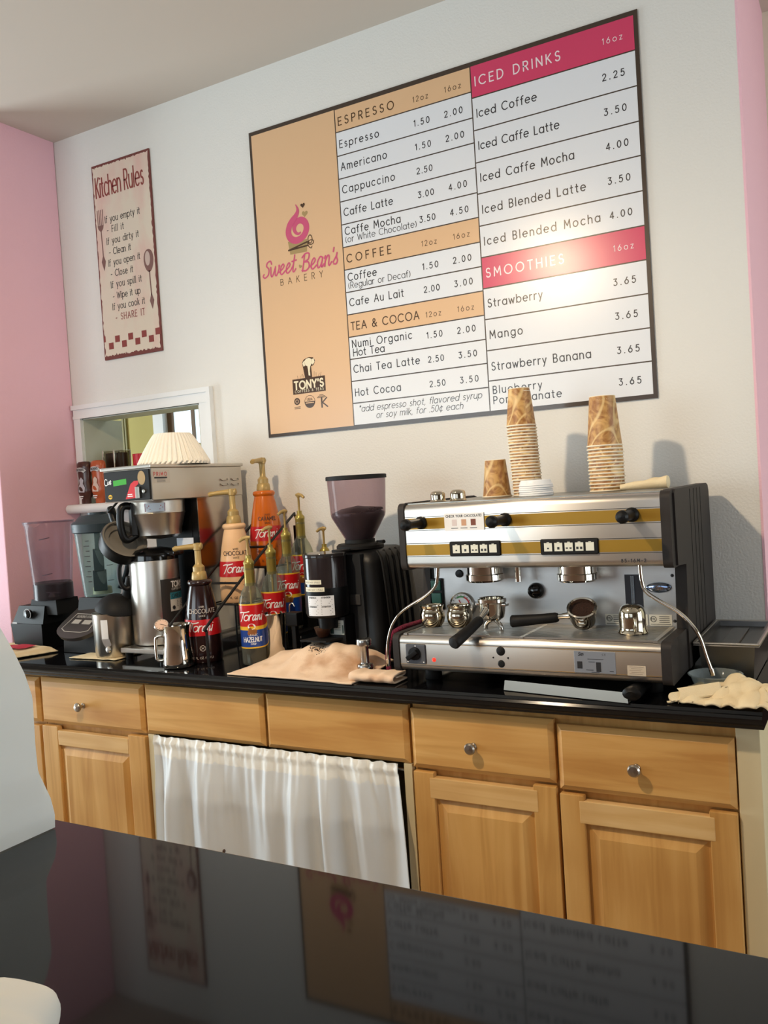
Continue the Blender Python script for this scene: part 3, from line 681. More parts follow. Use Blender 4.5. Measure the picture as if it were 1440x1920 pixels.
items2 = [('Espresso', -1.371, 2.572, '1.50', '2.00'), ('Americano', -1.3465, 2.497, '1.50', '2.00'), ('Cappuccino', -1.322, 2.4205, '2.50', ''),
          ('Caffe Latte', -1.335, 2.345, '3.00', '4.00'), ('Caffe Mocha', -1.311, 2.282, '3.50', '4.50'), ('Coffee', -1.412, 2.128, '1.50', '2.00'),
          ('Cafe Au Lait', -1.316, 2.043, '2.00', '3.00'), ('Numi Organic', -1.295, 1.9035, '1.50', '2.00'), ('Chai Tea Latte', -1.2725, 1.819, '2.50', '3.50'),
          ('Hot Cocoa', -1.348, 1.740, '2.50', '3.50')]
for s, x1, z, a, b in items2:
    text(gk, s, h2, P0, x1 - LX, x=LX, z=z, sx=.84)
    zp = {'Caffe Mocha': 2.266, 'Coffee': 2.116}.get(s, z - .0005)
    if s == 'Numi Organic': zp = 1.896
    text(gk, a, hp, P0, .054, x=-1.240, z=zp, wt=.155)
    if b: text(gk, b, hp, P0, .0605, x=-1.132, z=zp, wt=.155)
text(gk, '(or White Chocolate)', .0205, P0, .268, x=LX, z=2.256, wt=.10)
text(gk, '(Regular or Decaf)', .0205, P0, .235, x=LX, z=2.102, wt=.10)
text(gk, 'Hot Tea', h2, P0, .119, x=-1.519, z=1.8745)
text(gk, '*add espresso shot, flavored syrup', .0205, P0, .448, x=-1.512, z=1.686, wt=.095, slant=.22)
text(gk, 'or soy milk, for .50\u00a2 each', .0205, P0, .316, x=-1.446, z=1.659, wt=.095, slant=.22)
LX3 = -1.0235
for s, x1, z in (('ICED DRINKS', -.7548, 2.640), ('SMOOTHIES', -.778, 2.0540)):
    text(gw, s, .027, P0, x1 - LX3, x=LX3, z=z, wt=.14); text(gw, '16oz', hs, P0, .056, x=-.629, z=z + .006, wt=.11)
for s, x1, z, p in (('Iced Coffee', -.8327, 2.544, '2.25'), ('Iced Caffe Latte', -.769, 2.446, '3.50'), ('Iced Caffe Mocha', -.730, 2.348, '4.00'),
                    ('Iced Blended Latte', -.701, 2.2505, '3.50'), ('Iced Blended Mocha', -.664, 2.153, '4.00'), ('Strawberry', -.849, 1.962, '3.65'),
                    ('Mango', -.918, 1.865, '3.65'), ('Strawberry Banana', -.713, 1.767, '3.65')):
    text(gk, s, h2, P0, x1 - LX3, x=LX3, z=z, sx=.84); text(gk, p, hp, P0, .0615, x=-.634, z=z + .001, wt=.155)
text(gk, 'Blueberry', .0225, P0, .157, x=LX3, z=1.695); text(gk, 'Pomegranate', .0225, P0, .216, x=LX3, z=1.663); text(gk, '3.65', hp, P0, .0615, x=-.634, z=1.677, wt=.155)
mk('lettering', gk, mat('board_print_black', (52, 50, 56), .26, spec=.62), r, smooth=0)
mk('heading_lettering', gb, mat('board_print_brown', (84, 58, 34), .26, spec=.62), r, smooth=0)
mk('white_lettering', gw, mat('board_print_white', (246, 226, 232), .26, spec=.62), r, smooth=0)
# bakery logo: pink swirl on a cup with hearts and a tied bow, script name, roasters' badge
PKL = mat('logo_pink', (208, 84, 124), .2, coat=.2); OLV = mat('logo_olive', (172, 146, 98), .2, coat=.2); BRN = mat('logo_brown', (74, 48, 26), .2, coat=.2)
g = G()
poly(g, [(-1.757, 2.304), (-1.676, 2.299), (-1.680, 2.256), (-1.750, 2.258)], P0)
poly(g, heart(-1.679, 2.386, .013, -.1), P0); poly(g, heart(-1.7115, 2.2105, .0075, -.5), P0)
mk('logo_cup', g, OLV, r, smooth=0)
g = G(); P1 = flat(0, 0, yP - .0008)
cxl, czl = -1.714, 2.345
path = [(-1.7155, 2.425), (-1.709, 2.412), (-1.7085, 2.400), (-1.716, 2.387), (-1.730, 2.374), (-1.745, 2.358), (-1.752, 2.338), (-1.749, 2.320), (-1.738, 2.308), (-1.720, 2.302), (-1.700, 2.306), (-1.684, 2.318), (-1.676, 2.336), (-1.679, 2.354), (-1.692, 2.366), (-1.709, 2.367), (-1.722, 2.357), (-1.727, 2.343), (-1.722, 2.330), (-1.711, 2.323), (-1.700, 2.327)]
def smoothpath(p, k=5):
    out = []
    for i in range(len(p) - 1):
        a, b, c, d = p[max(i - 1, 0)], p[i], p[i + 1], p[min(i + 2, len(p) - 1)]
        for t in range(k):
            t /= k
            out.append(tuple(.5 * (2 * b[j] + (c[j] - a[j]) * t + (2 * a[j] - 5 * b[j] + 4 * c[j] - d[j]) * t * t + (3 * b[j] - a[j] - 3 * c[j] + d[j]) * t ** 3) for j in range(len(b))))
    out.append(p[-1]); return out
ribbon(g, smoothpath(path), .0235, P1, 0, taper=lambda t: min(1, .08 + t * 4.5) * (1 if t < .72 else 1 - .75 * (t - .72) / .28))
mk('logo_swirl', g, PKL, r, smooth=0)
g = G(); poly(g, heart(-1.6855, 2.416, .0098, .05), P1)
ribbon(g, [(-1.756, 2.2735), (-1.676, 2.289)], .0055, P1); ribbon(g, [(-1.756, 2.2735), (-1.676, 2.2765)], .0055, P1)
ribbon(g, arc(-1.664, 2.296, .0085, .014, -90, 270, 18), .0028, P1); ribbon(g, arc(-1.661, 2.285, .011, .008, 150, 500, 18), .0028, P1)
ribbon(g, smoothpath([(-1.676, 2.287), (-1.671, 2.272), (-1.662, 2.265), (-1.658, 2.270)]), .0028, P1)
text(g, 'BAKERY', .0215, P0, .178, x=-1.799, z=2.159, wt=.09)
mk('logo_ribbon', g, BRN, r, smooth=0)
g = G()
SC = dict(GL)
GL['S'] = (.52, [smoothpath([(.62, .80), (.50, 1.0), (.24, .93), (.20, .72), (.42, .50), (.40, .16), (.14, .0), (-.04, .12), (.02, .24)])])
GL['w'] = (.78, [smoothpath([(0, .60), (.08, .1), (.22, .03), (.40, .5), (.42, .55), (.44, .12), (.58, .02), (.74, .40), (.72, .62), (.80, .56)])])
GL['e'] = (.46, [smoothpath([(-.06, .18), (.22, .34), (.34, .52), (.22, .64), (.06, .42), (.08, .10), (.24, .02), (.48, .20)])])
GL['t'] = (.34, [smoothpath([(-.04, .2), (.12, .5), (.17, 1.05), (.12, .4), (.12, .10), (.22, .02), (.36, .18)]), [(-.02, .68), (.34, .72)]])
GL['B'] = (.66, [smoothpath([(.14, .98), (.12, .5), (.08, .0)]), smoothpath([(-.04, .82), (.20, 1.02), (.50, .98), (.48, .66), (.18, .54), (.50, .48), (.60, .20), (.36, .0), (.04, .06)])])
GL['a'] = (.56, [smoothpath([(.40, .58), (.22, .64), (.04, .36), (.10, .04), (.26, .06), (.40, .36), (.42, .58), (.38, .16), (.44, .02), (.58, .18)])])
GL['n'] = (.56, [smoothpath([(-.04, .5), (.04, .6), (.04, .02), (.04, .3), (.22, .62), (.34, .52), (.34, .14), (.42, .02), (.56, .2)])])
GL['s'] = (.36, [smoothpath([(-.04, .16), (.16, .46), (.22, .66), (.20, .44), (.30, .2), (.20, .02), (.02, .06)])])
text(g, 'Sweet', .055, P1, .138, x=-1.872, z=2.196, wt=.095, sx=.9, slant=.18)
text(g, "Bean's", .057, P1, .150, x=-1.708, z=2.192, wt=.095, sx=.9, slant=.18)
mk('logo_script', g, PKL, r, smooth=0)
GL.update(SC)
g = G()
poly(g, [(-1.7765, 1.7715), (-1.6395, 1.7715), (-1.6395, 1.8245), (-1.7765, 1.8245)], P0)
mk('badge_plate', g, BRN, r, smooth=0)
g = G(); text(g, "TONY'S", .026, P1, .120, x=-1.768, z=1.789, wt=.23); text(g, 'COFFEES & TEAS', .0085, P1, .120, x=-1.768, z=1.7765, wt=.14)
poly(g, [(-1.722, 1.882), (-1.712, 1.891), (-1.700, 1.892), (-1.690, 1.887), (-1.690, 1.872), (-1.697, 1.862), (-1.700, 1.846), (-1.699, 1.830), (-1.706, 1.832), (-1.707, 1.850), (-1.709, 1.864), (-1.716, 1.868)], P1)
poly(g, [(-1.723, 1.884), (-1.729, 1.876), (-1.725, 1.864), (-1.717, 1.868)], P1); poly(g, [(-1.689, 1.886), (-1.681, 1.889), (-1.678, 1.876), (-1.686, 1.866), (-1.690, 1.872)], P1)
mk('badge_lettering', g, mat('badge_cream', (240, 228, 196), .25), r, smooth=0)
g = G()
poly(g, [(-1.731, 1.878), (-1.724, 1.888), (-1.712, 1.893), (-1.700, 1.8945), (-1.684, 1.892), (-1.676, 1.880), (-1.682, 1.866), (-1.694, 1.862), (-1.692, 1.8245), (-1.722, 1.8245), (-1.728, 1.862)], P0)
for i in range(12):
    x = -1.752 + i * .0085; ribbon(g, [(x, 1.824), (x + random.uniform(-.006, .006), 1.832 + random.uniform(.002, .012))], .0011, P0)
disc(g, -1.762, 1.7465, .0125, P0); ring(g, -1.7085, 1.741, .0215, .0016, P0)
poly(g, arc(-1.7085, 1.741, .021, .021, 180, 360, 16), P0); ribbon(g, [(-1.729, 1.741), (-1.688, 1.741)], .002, P0)
text(g, 'USDA', .008, P0, .022, x=-1.7195, z=1.745, wt=.18)
for i in range(2): ribbon(g, [(-1.774, 1.727 - i * .005), (-1.750, 1.727 - i * .005)], .002, P0)
ribbon(g, [(-1.659, 1.748), (-1.659, 1.717)], .006, P0); ribbon(g, [(-1.638, 1.748), (-1.656, 1.733), (-1.636, 1.717)], .0045, P0)
for a, b in ((.018, 1.751), (.014, 1.755), (.008, 1.759)): ribbon(g, [(-1.659 - a, b), (-1.659 + a, b)], .0022, P0)
mk('badge_print', g, BRN, r, smooth=0)
g = G(); ring(g, -1.762, 1.7465, .006, .0018, P1); poly(g, [(-1.726, 1.7355), (-1.691, 1.7355), (-1.691, 1.7385), (-1.726, 1.7385)], P1)
mk('badge_highlight', g, TAN, r, smooth=0)

# ================================================================ KITCHEN RULES SIGN
KX0, KX1, KZ0, KZ1 = -2.685, -2.374, 2.006, 2.780
r = thing('kitchen_rules_sign', 'tall weathered tin sign of kitchen rules with fork and spoon', 'sign', (-2.53, 0, 2.006))
g = G(); g.box(KX0, KX1, -.008, -.0005, KZ0, KZ1, bev=.002); mk('plate', g, mat('rust_brown_edge', (116, 58, 52), .5), r)
CRM = mat('aged_cream_face', (226, 214, 196), .38, var=((226, 178, 170), 3.2, (2, 1, 1), .48, .74))
g = G(); pts = []
n = 70
def jag(k): return abs(noise.noise(Vector((k * .83, 2.2, 0)))) * .009 + .003
W_, H_ = KX1 - KX0, KZ1 - KZ0
for i in range(n): pts.append((KX0 + .004 + (W_ - .008) * i / n, KZ0 + .006 + 1.9 * jag(i)))
for i in range(n): pts.append((KX1 - .002 - jag(i + 100), KZ0 + .010 + (H_ - .02) * i / n))
for i in range(n): pts.append((KX1 - .004 - (W_ - .008) * i / n, KZ1 - .004 - 1.4 * jag(i + 200)))
for i in range(n): pts.append((KX0 + .002 + jag(i + 300), KZ1 - .010 - (H_ - .02) * i / n))
poly(g, pts, flat(0, 0, -.0084)); mk('painted_face', g, CRM, r, smooth=0)
PK = flat(0, 0, -.0088)
RUST = mat('rust_red_print', (140, 60, 54), .5); SIGK = mat('sign_black_print', (58, 52, 50), .5)
g = G()
text(g, 'Kitchen', .077, PK, .136, x=-2.667, z=2.651, wt=.085, sx=.40, serif=.045); text(g, 'Rules', .077, PK, .100, x=-2.510, z=2.652, wt=.085, sx=.40, serif=.045)
text(g, '- SHARE IT', .0245, PK, .156, x=-2.606, z=2.156, wt=.12, sx=.75, serif=.10)
mk('title_lettering', g, RUST, r, smooth=0)
g = G()
for i in range(8):
    x = -2.655 + i * .0362; z = 2.070 if i % 2 else 2.046
    poly(g, [(x, z - .018 * (1 - i % 2) * 0), (x + .026, z), (x + .026, z + .026), (x, z + .026)], PK)
poly(g, [(KX0 + .004, 2.078), (KX0 + .014, 2.078), (KX0 + .014, 2.102), (KX0 + .004, 2.102)], PK)
mk('check_border', g, RUST, r, smooth=0)
g = G()
lines = [('If you empty it', -2.628, -2.440, 2.545), ('- Fill it', -2.620, -2.530, 2.504), ('If you dirty it', -2.626, -2.454, 2.459), ('- Clean it', -2.617, -2.500, 2.416), ('If you open it', -2.625, -2.455, 2.373),
         ('- Close it', -2.616, -2.497, 2.330), ('If you spill it', -2.620, -2.455, 2.286), ('- Wipe it up', -2.613, -2.466, 2.241), ('If you cook it', -2.619, -2.446, 2.199)]
for s, a, b, z in lines: text(g, s, .0245, PK, b - a, x=a, z=z, wt=.12, sx=.72, serif=.09)
mk('lettering', g, SIGK, r, smooth=0)
g = G()   # fork at the left, spoon at the right
for k in range(4): ribbon(g, [(-2.668 + k * .0095, 2.600), (-2.667 + k * .0088, 2.538)], .0042, PK)
poly(g, [(-2.671, 2.540), (-2.637, 2.540), (-2.641, 2.526), (-2.650, 2.516), (-2.657, 2.516), (-2.667, 2.526)], PK)
ribbon(g, [(-2.6535, 2.518), (-2.651, 2.420)], .0055, PK); poly(g, [(-2.651, 2.424), (-2.639, 2.396), (-2.643, 2.380), (-2.650, 2.358), (-2.657, 2.380), (-2.662, 2.396)], PK)
CUT = mat('cutlery_brown_print', (128, 92, 86), .5)
mk('fork_print', g, CUT, r, smooth=0)
g = G()
poly(g, [(-2.411 + .0255 * math.cos(2 * PI * i / 28) * (1 + .12 * math.sin(2 * PI * i / 28)), 2.358 + .044 * math.sin(2 * PI * i / 28)) for i in range(28)], PK)
ribbon(g, [(-2.411, 2.318), (-2.408, 2.226)], .0058, PK); poly(g, [(-2.408, 2.234), (-2.396, 2.204), (-2.400, 2.190), (-2.407, 2.170), (-2.414, 2.190), (-2.419, 2.204)], PK)
mk('spoon_print', g, CUT, r, smooth=0)
g = G(); poly(g, [(-2.416 + .013 * math.cos(2 * PI * i / 20), 2.367 + .028 * math.sin(2 * PI * i / 20)) for i in range(20)], flat(0, 0, -.0091)); mk('spoon_highlight', g, mat('cutlery_light_print', (206, 186, 176), .5), r, smooth=0)

# ================================================================ ESPRESSO MACHINE
r = thing('espresso_machine', 'two-group stainless espresso machine with gold stripes and black side panels', 'espresso machine', (-.757, -.30, .915))
XL, XR = -1.100, -.405
def vround(y0, y1, z0, z1, rr, corners, n=6):
    """rounded YZ outline; corners = which of (front-low, back-low, back-high, front-high) are rounded"""
    P = []
    for k, (cy, cz, a) in enumerate(((y0, z0, 180), (y1, z0, 270), (y1, z1, 0), (y0, z1, 90))):
        if corners[k]:
            oy = cy + (rr if k in (0, 3) else -rr); oz = cz + (rr if k in (0, 1) else -rr)
            P += [(oy + rr * math.cos(math.radians(a + 90 * i / n)), oz + rr * math.sin(math.radians(a + 90 * i / n))) for i in range(n + 1)]
        else: P.append((cy, cz))
    return P
# upper housing, lower housing
g = G(); g.prism(vround(-.530, -.39, 1.207, 1.376, .017, (1, 0, 0, 1)), -1.083, -.427, 'YZ'); mk('upper_front', g, STEELF, r)
g = G(); g.prism(vround(-.600, -.40, .955, 1.044, .015, (1, 0, 0, 1)), -1.083, -.427, 'YZ'); mk('lower_front', g, STEELF, r)
for nm, x0, x1 in (('end_cap', -1.100, -1.083), ('end_cap', -.427, -.405)):
    g = G(); g.prism(vround(-.534, -.40, 1.203, 1.380, .018, (1, 0, 0, 1)), x0, x1, 'YZ'); mk(nm, g, BLACKT, r)
    g = G(); g.prism(vround(-.604, -.40, .951, 1.048, .016, (1, 0, 0, 1)), x0, x1, 'YZ'); mk(nm, g, BLACKT, r)
side = [(-.42, .953), (-.42, 1.045), (-.405, 1.20), (-.50, 1.207), (-.505, 1.372), (-.49, 1.381), (-.075, 1.384), (-.050, 1.378), (-.040, 1.360), (-.030, .96)]
for x0, x1 in ((-1.0999, -1.079), (-.427, -.4002)):
    g = G(); g.prism(side, x0, x1, 'YZ'); p = mk('side_panel', g, BLACKT, r, smooth=20)
    if x0 > -.6:
        for y in (-.318, -.268, -.222, -.176):
            g = G(); g.box(-.4003, -.3995, y - .002, y + .002, .97, 1.376); mk('panel_groove', g, GROOVE, p)
g = G(); g.box(-1.079, -.427, -.40, -.04, .955, 1.040); g.box(-1.079, -.427, -.39, -.04, 1.20, 1.366); mk('inner_body', g, STEELD, r)
g = G(); g.box(-1.079, -.427, -.40, -.05, 1.04, 1.21); mk('back_panel', g, STEELB, r)
g = G(); g.box(-1.079, -1.071, -.402, -.398, 1.04, 1.205); mk('back_edge', g, BLACKM, r)
for x in (-1.04, -.47):
    for y in (-.50, -.10): g = G(); g.lathe([(.0001, 0), (.022, 0), (.022, .02), (.016, .045), (.0001, .045)], (x, y, .9155), 16); mk('foot', g, BLACKM, r)
# cup tray: thin floor inside a rail
g = G(); g.box(-1.079, -.427, -.515, -.05, 1.3762, 1.3785); mk('cup_tray', g, STEELD, r)
# gold stripes with dark pinlines
def stripe(name, m, z0, z1, y):
    g = G(); g.box(-1.0825, -.4275, y, y + .0006, z0, z1); mk(name, g, m, r)
PINL = mat('dark_pinline', (60, 56, 48), .5)
for z0, z1 in ((1.311, 1.340), (1.243, 1.271)):
    stripe('gold_stripe', BRASS, z0, z1, -.5306); stripe('pinline', PINL, z1 + .0022, z1 + .0036, -.5306); stripe('pinline', PINL, z0 - .0036, z0 - .0022, -.5306)
for z in (1.0262, .9690): stripe('pinline', PINL, z, z + .0012, -.6006)
for z in (1.0242, .9712): stripe('gold_pinline', BRASS, z, z + .001, -.6006)
PF = flat(0, 0, -.5312); PL = flat(0, 0, -.6008)
# steam knobs
for x, dx in ((-1.034, -.004), (-.801, -.008), (-.491, .0)):
    g = G(); g.lathe([(.0001, 0), (.017, 0), (.0165, -.006), (.0115, -.010), (.0115, -.072), (.014, -.076), (.0155, -.084), (.0145, -.092), (.009, -.098), (.0001, -.1)], (x, -.531, 1.328), 20, 0, 'Y'); mk('steam_knob', g, BLACKP, r)
# dose button pads
for x0, x1 in ((-.955, -.817), (-.713, -.572)):
    g = G(); g.box(x0, x1, -.5345, -.5305, 1.239, 1.277, bev=.0035); p = mk('button_pad', g, BLACKM, r)
    for k in range(5):
        cx = x0 + (x1 - x0) * (.137 + .181 * k); w = .0098
        g = G(); g.box(cx - w, cx + w, -.5357, -.5342, 1.2475, 1.2675); g.box(cx - .003, cx + .003, -.5357, -.5342, 1.2670, 1.2695)
        b = mk('button', g, mat('button_ivory', (232, 232, 216), .45), p)
        g = G(); q = flat(0, 0, -.5360)
        sym = ([(0, .0022, .0018)], [(0, .0028, .0030)], [(-.0045, .0026, .0016), (.0045, .0026, .0016)], [(-.0045, .0028, .0030), (.0045, .0028, .0030)], [])[k]
        for dx, a, c in sym: poly(g, [(cx + dx - a, 1.2545 - c), (cx + dx + a, 1.2545 - c), (cx + dx + a, 1.2545 + c), (cx + dx - a, 1.2545 + c)], q)
        if sym: mk('symbol', g, INK, b)
# card: check your chocolate
g = G(); g.box(-.966, -.857, -.5335, -.5312, 1.305, 1.349); c = mk('instruction_card', g, WHITE, r)
q = flat(0, 0, -.5338)
g = G(); text(g, 'CHECK YOUR CHOCOLATE!', .0055, q, .098, x=-.961, z=1.339, wt=.2)
for i in range(3): ribbon(g, [(-.947 + i * .026, 1.311), (-.929 + i * .026, 1.311)], .0016, q)
mk('lettering', g, INK, c)
for i, col in enumerate(((222, 208, 206), (206, 158, 124), (124, 62, 36))):
    g = G(); x = -.9445 + i * .026; poly(g, [(x, 1.317), (x + .0135, 1.317), (x + .0135, 1.333), (x, 1.333)], q); mk('colour_swatch', g, mat('swatch_%d' % i, col, .5), c)
g = G(); text(g, '85-16M-2', .0075, PF, .056, x=-.521, z=1.2185, wt=.17); mk('model_lettering', g, INK, r)
# lower front: mains switch, lamp, gauge holes, rating plate
g = G(); g.box(-1.063, -1.008, -.6045, -.6003, .974, 1.024, bev=.003); p = mk('switch_plate', g, mat('switch_grey', (84, 88, 96), .4), r)
g = G(); g.lathe([(.0001, 0), (.017, 0), (.016, -.007), (.0001, -.009)], (-1.037, -.604, 1.0), 20, 0, 'Y'); g.X = Matrix.Translation((-1.037, -.612, 1.0)) @ Matrix.Rotation(math.radians(-35), 4, 'Y'); g.box(-.0215, .014, -.008, .002, -.006, .006, bev=.002); mk('switch_knob', g, BLACKP, p)
g = G()
for x, z in ((-1.058, .979), (-1.013, .979), (-1.035, 1.0195)): disc(g, x, z, .0018, flat(0, 0, -.6048))
mk('screw', g, WHITE, p)
g = G(); g.lathe([(.0001, -.004), (.0045, -.002), (.0052, 0)], (-.986, -.6003, .9855), 16, 0, 'Y'); mk('indicator_lamp', g, mat('red_lamp', (255, 46, 30), .3, emit=1.3), r)
for x, z, rr in ((-.805, 1.0145, .0115), (-.805, .9835, .0092), (-.787, .9985, .0024), (-.825, .998, .0022)):
    g = G(); g.lathe([(.0001, -.0025), (rr * .7, -.0022), (rr, 0)], (x, -.6003, z), 18, 0, 'Y'); mk('plug', g, BLACKM, r)
g = G(); g.box(-.624, -.529, -.6018, -.6003, .972, 1.0225, bev=.0006, seg=1); p = mk('rating_plate', g, mat('rating_plate_grey', (150, 156, 166), .4, .4), r)
q = flat(0, 0, -.6021); g = G()
text(g, 'Sm', .0075, q, x=-.614, z=1.012, wt=.2, slant=.3); text(g, 'C E', .004, q, x=-.558, z=1.014, wt=.15)
poly(g, [(-.617, .982), (-.605, .982), (-.605, .9985), (-.617, .9985)], q); poly(g, [(-.573, .976), (-.562, .976), (-.562, .998), (-.573, .998)], q)
for z, a, b in ((1.0045, -.592, -.556), (.998, -.590, -.576), (.9795, -.596, -.580), (.975, -.584, -.566), (.978, -.542, -.534)): ribbon(g, [(a, z), (b, z)], .0012, q)
mk('plate_print', g, INK, p)
g = G(); patch(g, -.503, -.462, .971, .994, flat(0, 0, -.6009)); p = mk('faded_sticker', g, mat('faded_sticker', (206, 190, 168), .5), r)
g = G()
for i in range(5): ribbon(g, [(-.498 + .004 * (i % 2), .991 - i * .004), (-.467 - .003 * (i % 3), .991 - i * .004)], .0009, flat(0, 0, -.6012))
mk('sticker_print', g, mat('faded_print', (150, 130, 112), .5), p)
# drip tray grate
g = G()
for y in [-.585 + .0115 * i for i in range(16)]: g.box(-1.070, -.440, y, y + .0055, 1.0445, 1.0485)
g.box(-1.074, -1.064, -.59, -.405, 1.0440, 1.0490); g.box(-.446, -.436, -.59, -.405, 1.0440, 1.0490); g.box(-.76, -.75, -.59, -.405, 1.0440, 1.0480)
mk('drip_grate', g, STEEL, r)
g = G(); g.box(-1.07, -.44, -.588, -.402, 1.0435, 1.0442); mk('drip_tray', g, mat('drip_tray_dark', (60, 50, 42), .4), r)
# group heads
for cx in (-.893, -.648):
    g = G(); g.lathe([(.0001, 1.21), (.047, 1.21), (.047, 1.188), (.050, 1.186), (.050, 1.172), (.044, 1.167), (.0001, 1.167)], (cx, -.462, 0), 32); mk('group_head', g, CHROME, r)
g = G(); g.lathe([(.0001, 1.21), (.008, 1.21), (.008, 1.165), (.0001, 1.165)], (-.805, -.455, 0), 16); mk('hot_water_spout', g, CHROME, r)
# back panel fittings
PB = flat(0, 0, -.4012)
g = G(); g.lathe([(.0001, -.024), (.008, -.0235), (.017, -.019), (.0205, -.010), (.0205, 0), (.0001, 0)], (-.778, -.401, 1.135), 24, 0, 'Y'); mk('water_knob', g, BLACKG, r)
g = G(); g.lathe([(.0001, -.006), (.010, -.005), (.011, 0)], (-.994, -.401, 1.180), 16, 0, 'Y'); mk('valve_button', g, BLACKP, r)
g = G(); g.box(-1.085 + .004, -1.044, -.408, -.4005, 1.080, 1.168, bev=.003); p = mk('switch_bezel', g, BLACKP, r)
for z in (1.100, 1.135): g = G(); g.box(-1.077, -1.048, -.413, -.407, z, z + .028, bev=.002); mk('rocker_switch', g, mat('green_rocker', (20, 92, 74), .35), p)
g = G(); g.lathe([(.0001, -.006), (.031, -.006), (.034, -.010), (.036, -.006), (.036, 0), (.0001, 0)], (-.990, -.401, 1.094), 28, 0, 'Y', mm=[0, 1, 1, 1, 1]); p = mk('pressure_gauge', g, [WHITE, CHROME], r)
q = flat(-.990, 1.094, -.4085)
g = G(); ribbon(g, [(.004, -.008), (-.006, .014)], .0032, q); ribbon(g, arc(0, 0, .024, .024, 20, 65, 8), .004, q); mk('needle', g, mat('gauge_red', (196, 40, 34), .5), p)
g = G()
for a in range(-30, 215, 20): ribbon(g, [(.024 * math.cos(math.radians(a)), .024 * math.sin(math.radians(a))), (.029 * math.cos(math.radians(a)), .029 * math.sin(math.radians(a)))], .0013, q)
mk('gauge_marks', g, INK, p)
g = G(); ribbon(g, arc(0, 0, .024, .024, 70, 120, 8), .004, q); mk('gauge_green', g, mat('gauge_green', (70, 150, 80), .5), p)
g = G(); g.box(-.549, -.507, -.4025, -.4005, 1.085, 1.175); p = mk('sight_glass_slot', g, mat('slot_dark', (46, 48, 56), .3), r)
g = G(); g.lathe([(.004, 1.088), (.004, 1.172)], (-.530, -.4045, 0), 12); mk('sight_tube', g, thin('clear_tube', (180, 190, 200), .3), p)
g = G(); g.ball((-.468, -.404, 1.143), .030, sy=.18, sz=.42); p = mk('oval_emblem', g, mat('emblem_blue_chrome', (150, 170, 205), .12, 1.0), r)
g = G(); text(g, 'Sm', .010, flat(0, 0, -.4098), x=-.474, z=1.138, wt=.16, slant=.3); mk('emblem_lettering', g, CHROME, p)
for x0, x1 in ((-.602, -.556), (-.510, -.498), (-.4945, -.441)):
    g = G(); patch(g, x0, x1, 1.050, 1.077, PB); p = mk('approval_sticker', g, mat('sticker_white', (226, 226, 216), .5), r)
    g = G(); q = flat(0, 0, -.4016)
    if x1 - x0 > .03:
        ring(g, x0 + .010, 1.066, .0068, .0014, q)
        text(g, 'ETL', .005, q, .009, x=x0 + .0055, z=1.0635, wt=.2)
    for i in range(4): ribbon(g, [(x1 - (x1 - x0) * .55, 1.072 - i * .0045), (x1 - .006, 1.072 - i * .0045)], .0013, q)
    ribbon(g, [(x0 + .003, 1.0535), (x1 - .003, 1.0535)], .0012, q)
    mk('sticker_print', g, INK, p)
g = G()
for x, z in ((-1.060, 1.190), (-.4355, 1.172), (-.4345, 1.062)): g.lathe([(.0001, -.003), (.0035, -.002), (.004, 0)], (x, -.4005, z), 12, 0, 'Y')
mk('panel_screw', g, INK, r)
# steam wands
wl = smoothpath([(-1.008, -.50, 1.212), (-1.012, -.50, 1.180), (-1.020, -.50, 1.158), (-1.050, -.50, 1.132), (-1.118, -.50, 1.094), (-1.145, -.50, 1.068), (-1.162, -.50, 1.040), (-1.174, -.50, 1.0), (-1.177, -.50, .955)])
g = G(); g.tube(wl, .0046, 10); g.tube([(-1.177, -.50, .958), (-1.1772, -.50, .940)], .0062, 10); mk('steam_wand', g, CHROME, r, smooth=60)
wr = smoothpath([(-.482, -.52, 1.212), (-.480, -.52, 1.175), (-.472, -.52, 1.150), (-.446, -.52, 1.130), (-.402, -.52, 1.103), (-.375, -.52, 1.075), (-.358, -.52, 1.045), (-.347, -.52, 1.005), (-.338, -.52, .975)])
g = G(); g.tube(wr, .0046, 10); g.tube([(-.338, -.52, .977), (-.335, -.52, .962)], .0058, 10); mk('steam_wand', g, CHROME, r, smooth=60)
# drain tray tucked under the body, and the handle tip of a spare filter holder
g = G(); b = bmesh.new()
prof = [(-.806, -.583), (-.500, -.632), (-.485, -.30), (-.80, -.30)]
g.add([(x, y, .917) for x, y in [(-.808, -.588), (-.496, -.636), (-.481, -.33), (-.80, -.33)]] + [(x, y, .940) for x, y in prof] + [(x, y, .937) for x, y in [(-.797, -.575), (-.508, -.622), (-.493, -.31), (-.792, -.31)]] + [(x, y, .920) for x, y in [(-.792, -.553), (-.502, -.582), (-.492, -.34), (-.785, -.34)]],
      [(0, 1, 2, 3), (15, 14, 13, 12)] + [(k + i, k + (i + 1) % 4, k + 4 + (i + 1) % 4, k + 4 + i) for k in (0, 4, 8) for i in range(4)], 0)
tag(mk('drain_tray', g, STEELD, org=(-.65, -.45, .915), smooth=20), 'shallow steel tray on the counter under the espresso machine', 'tray')
b.free()

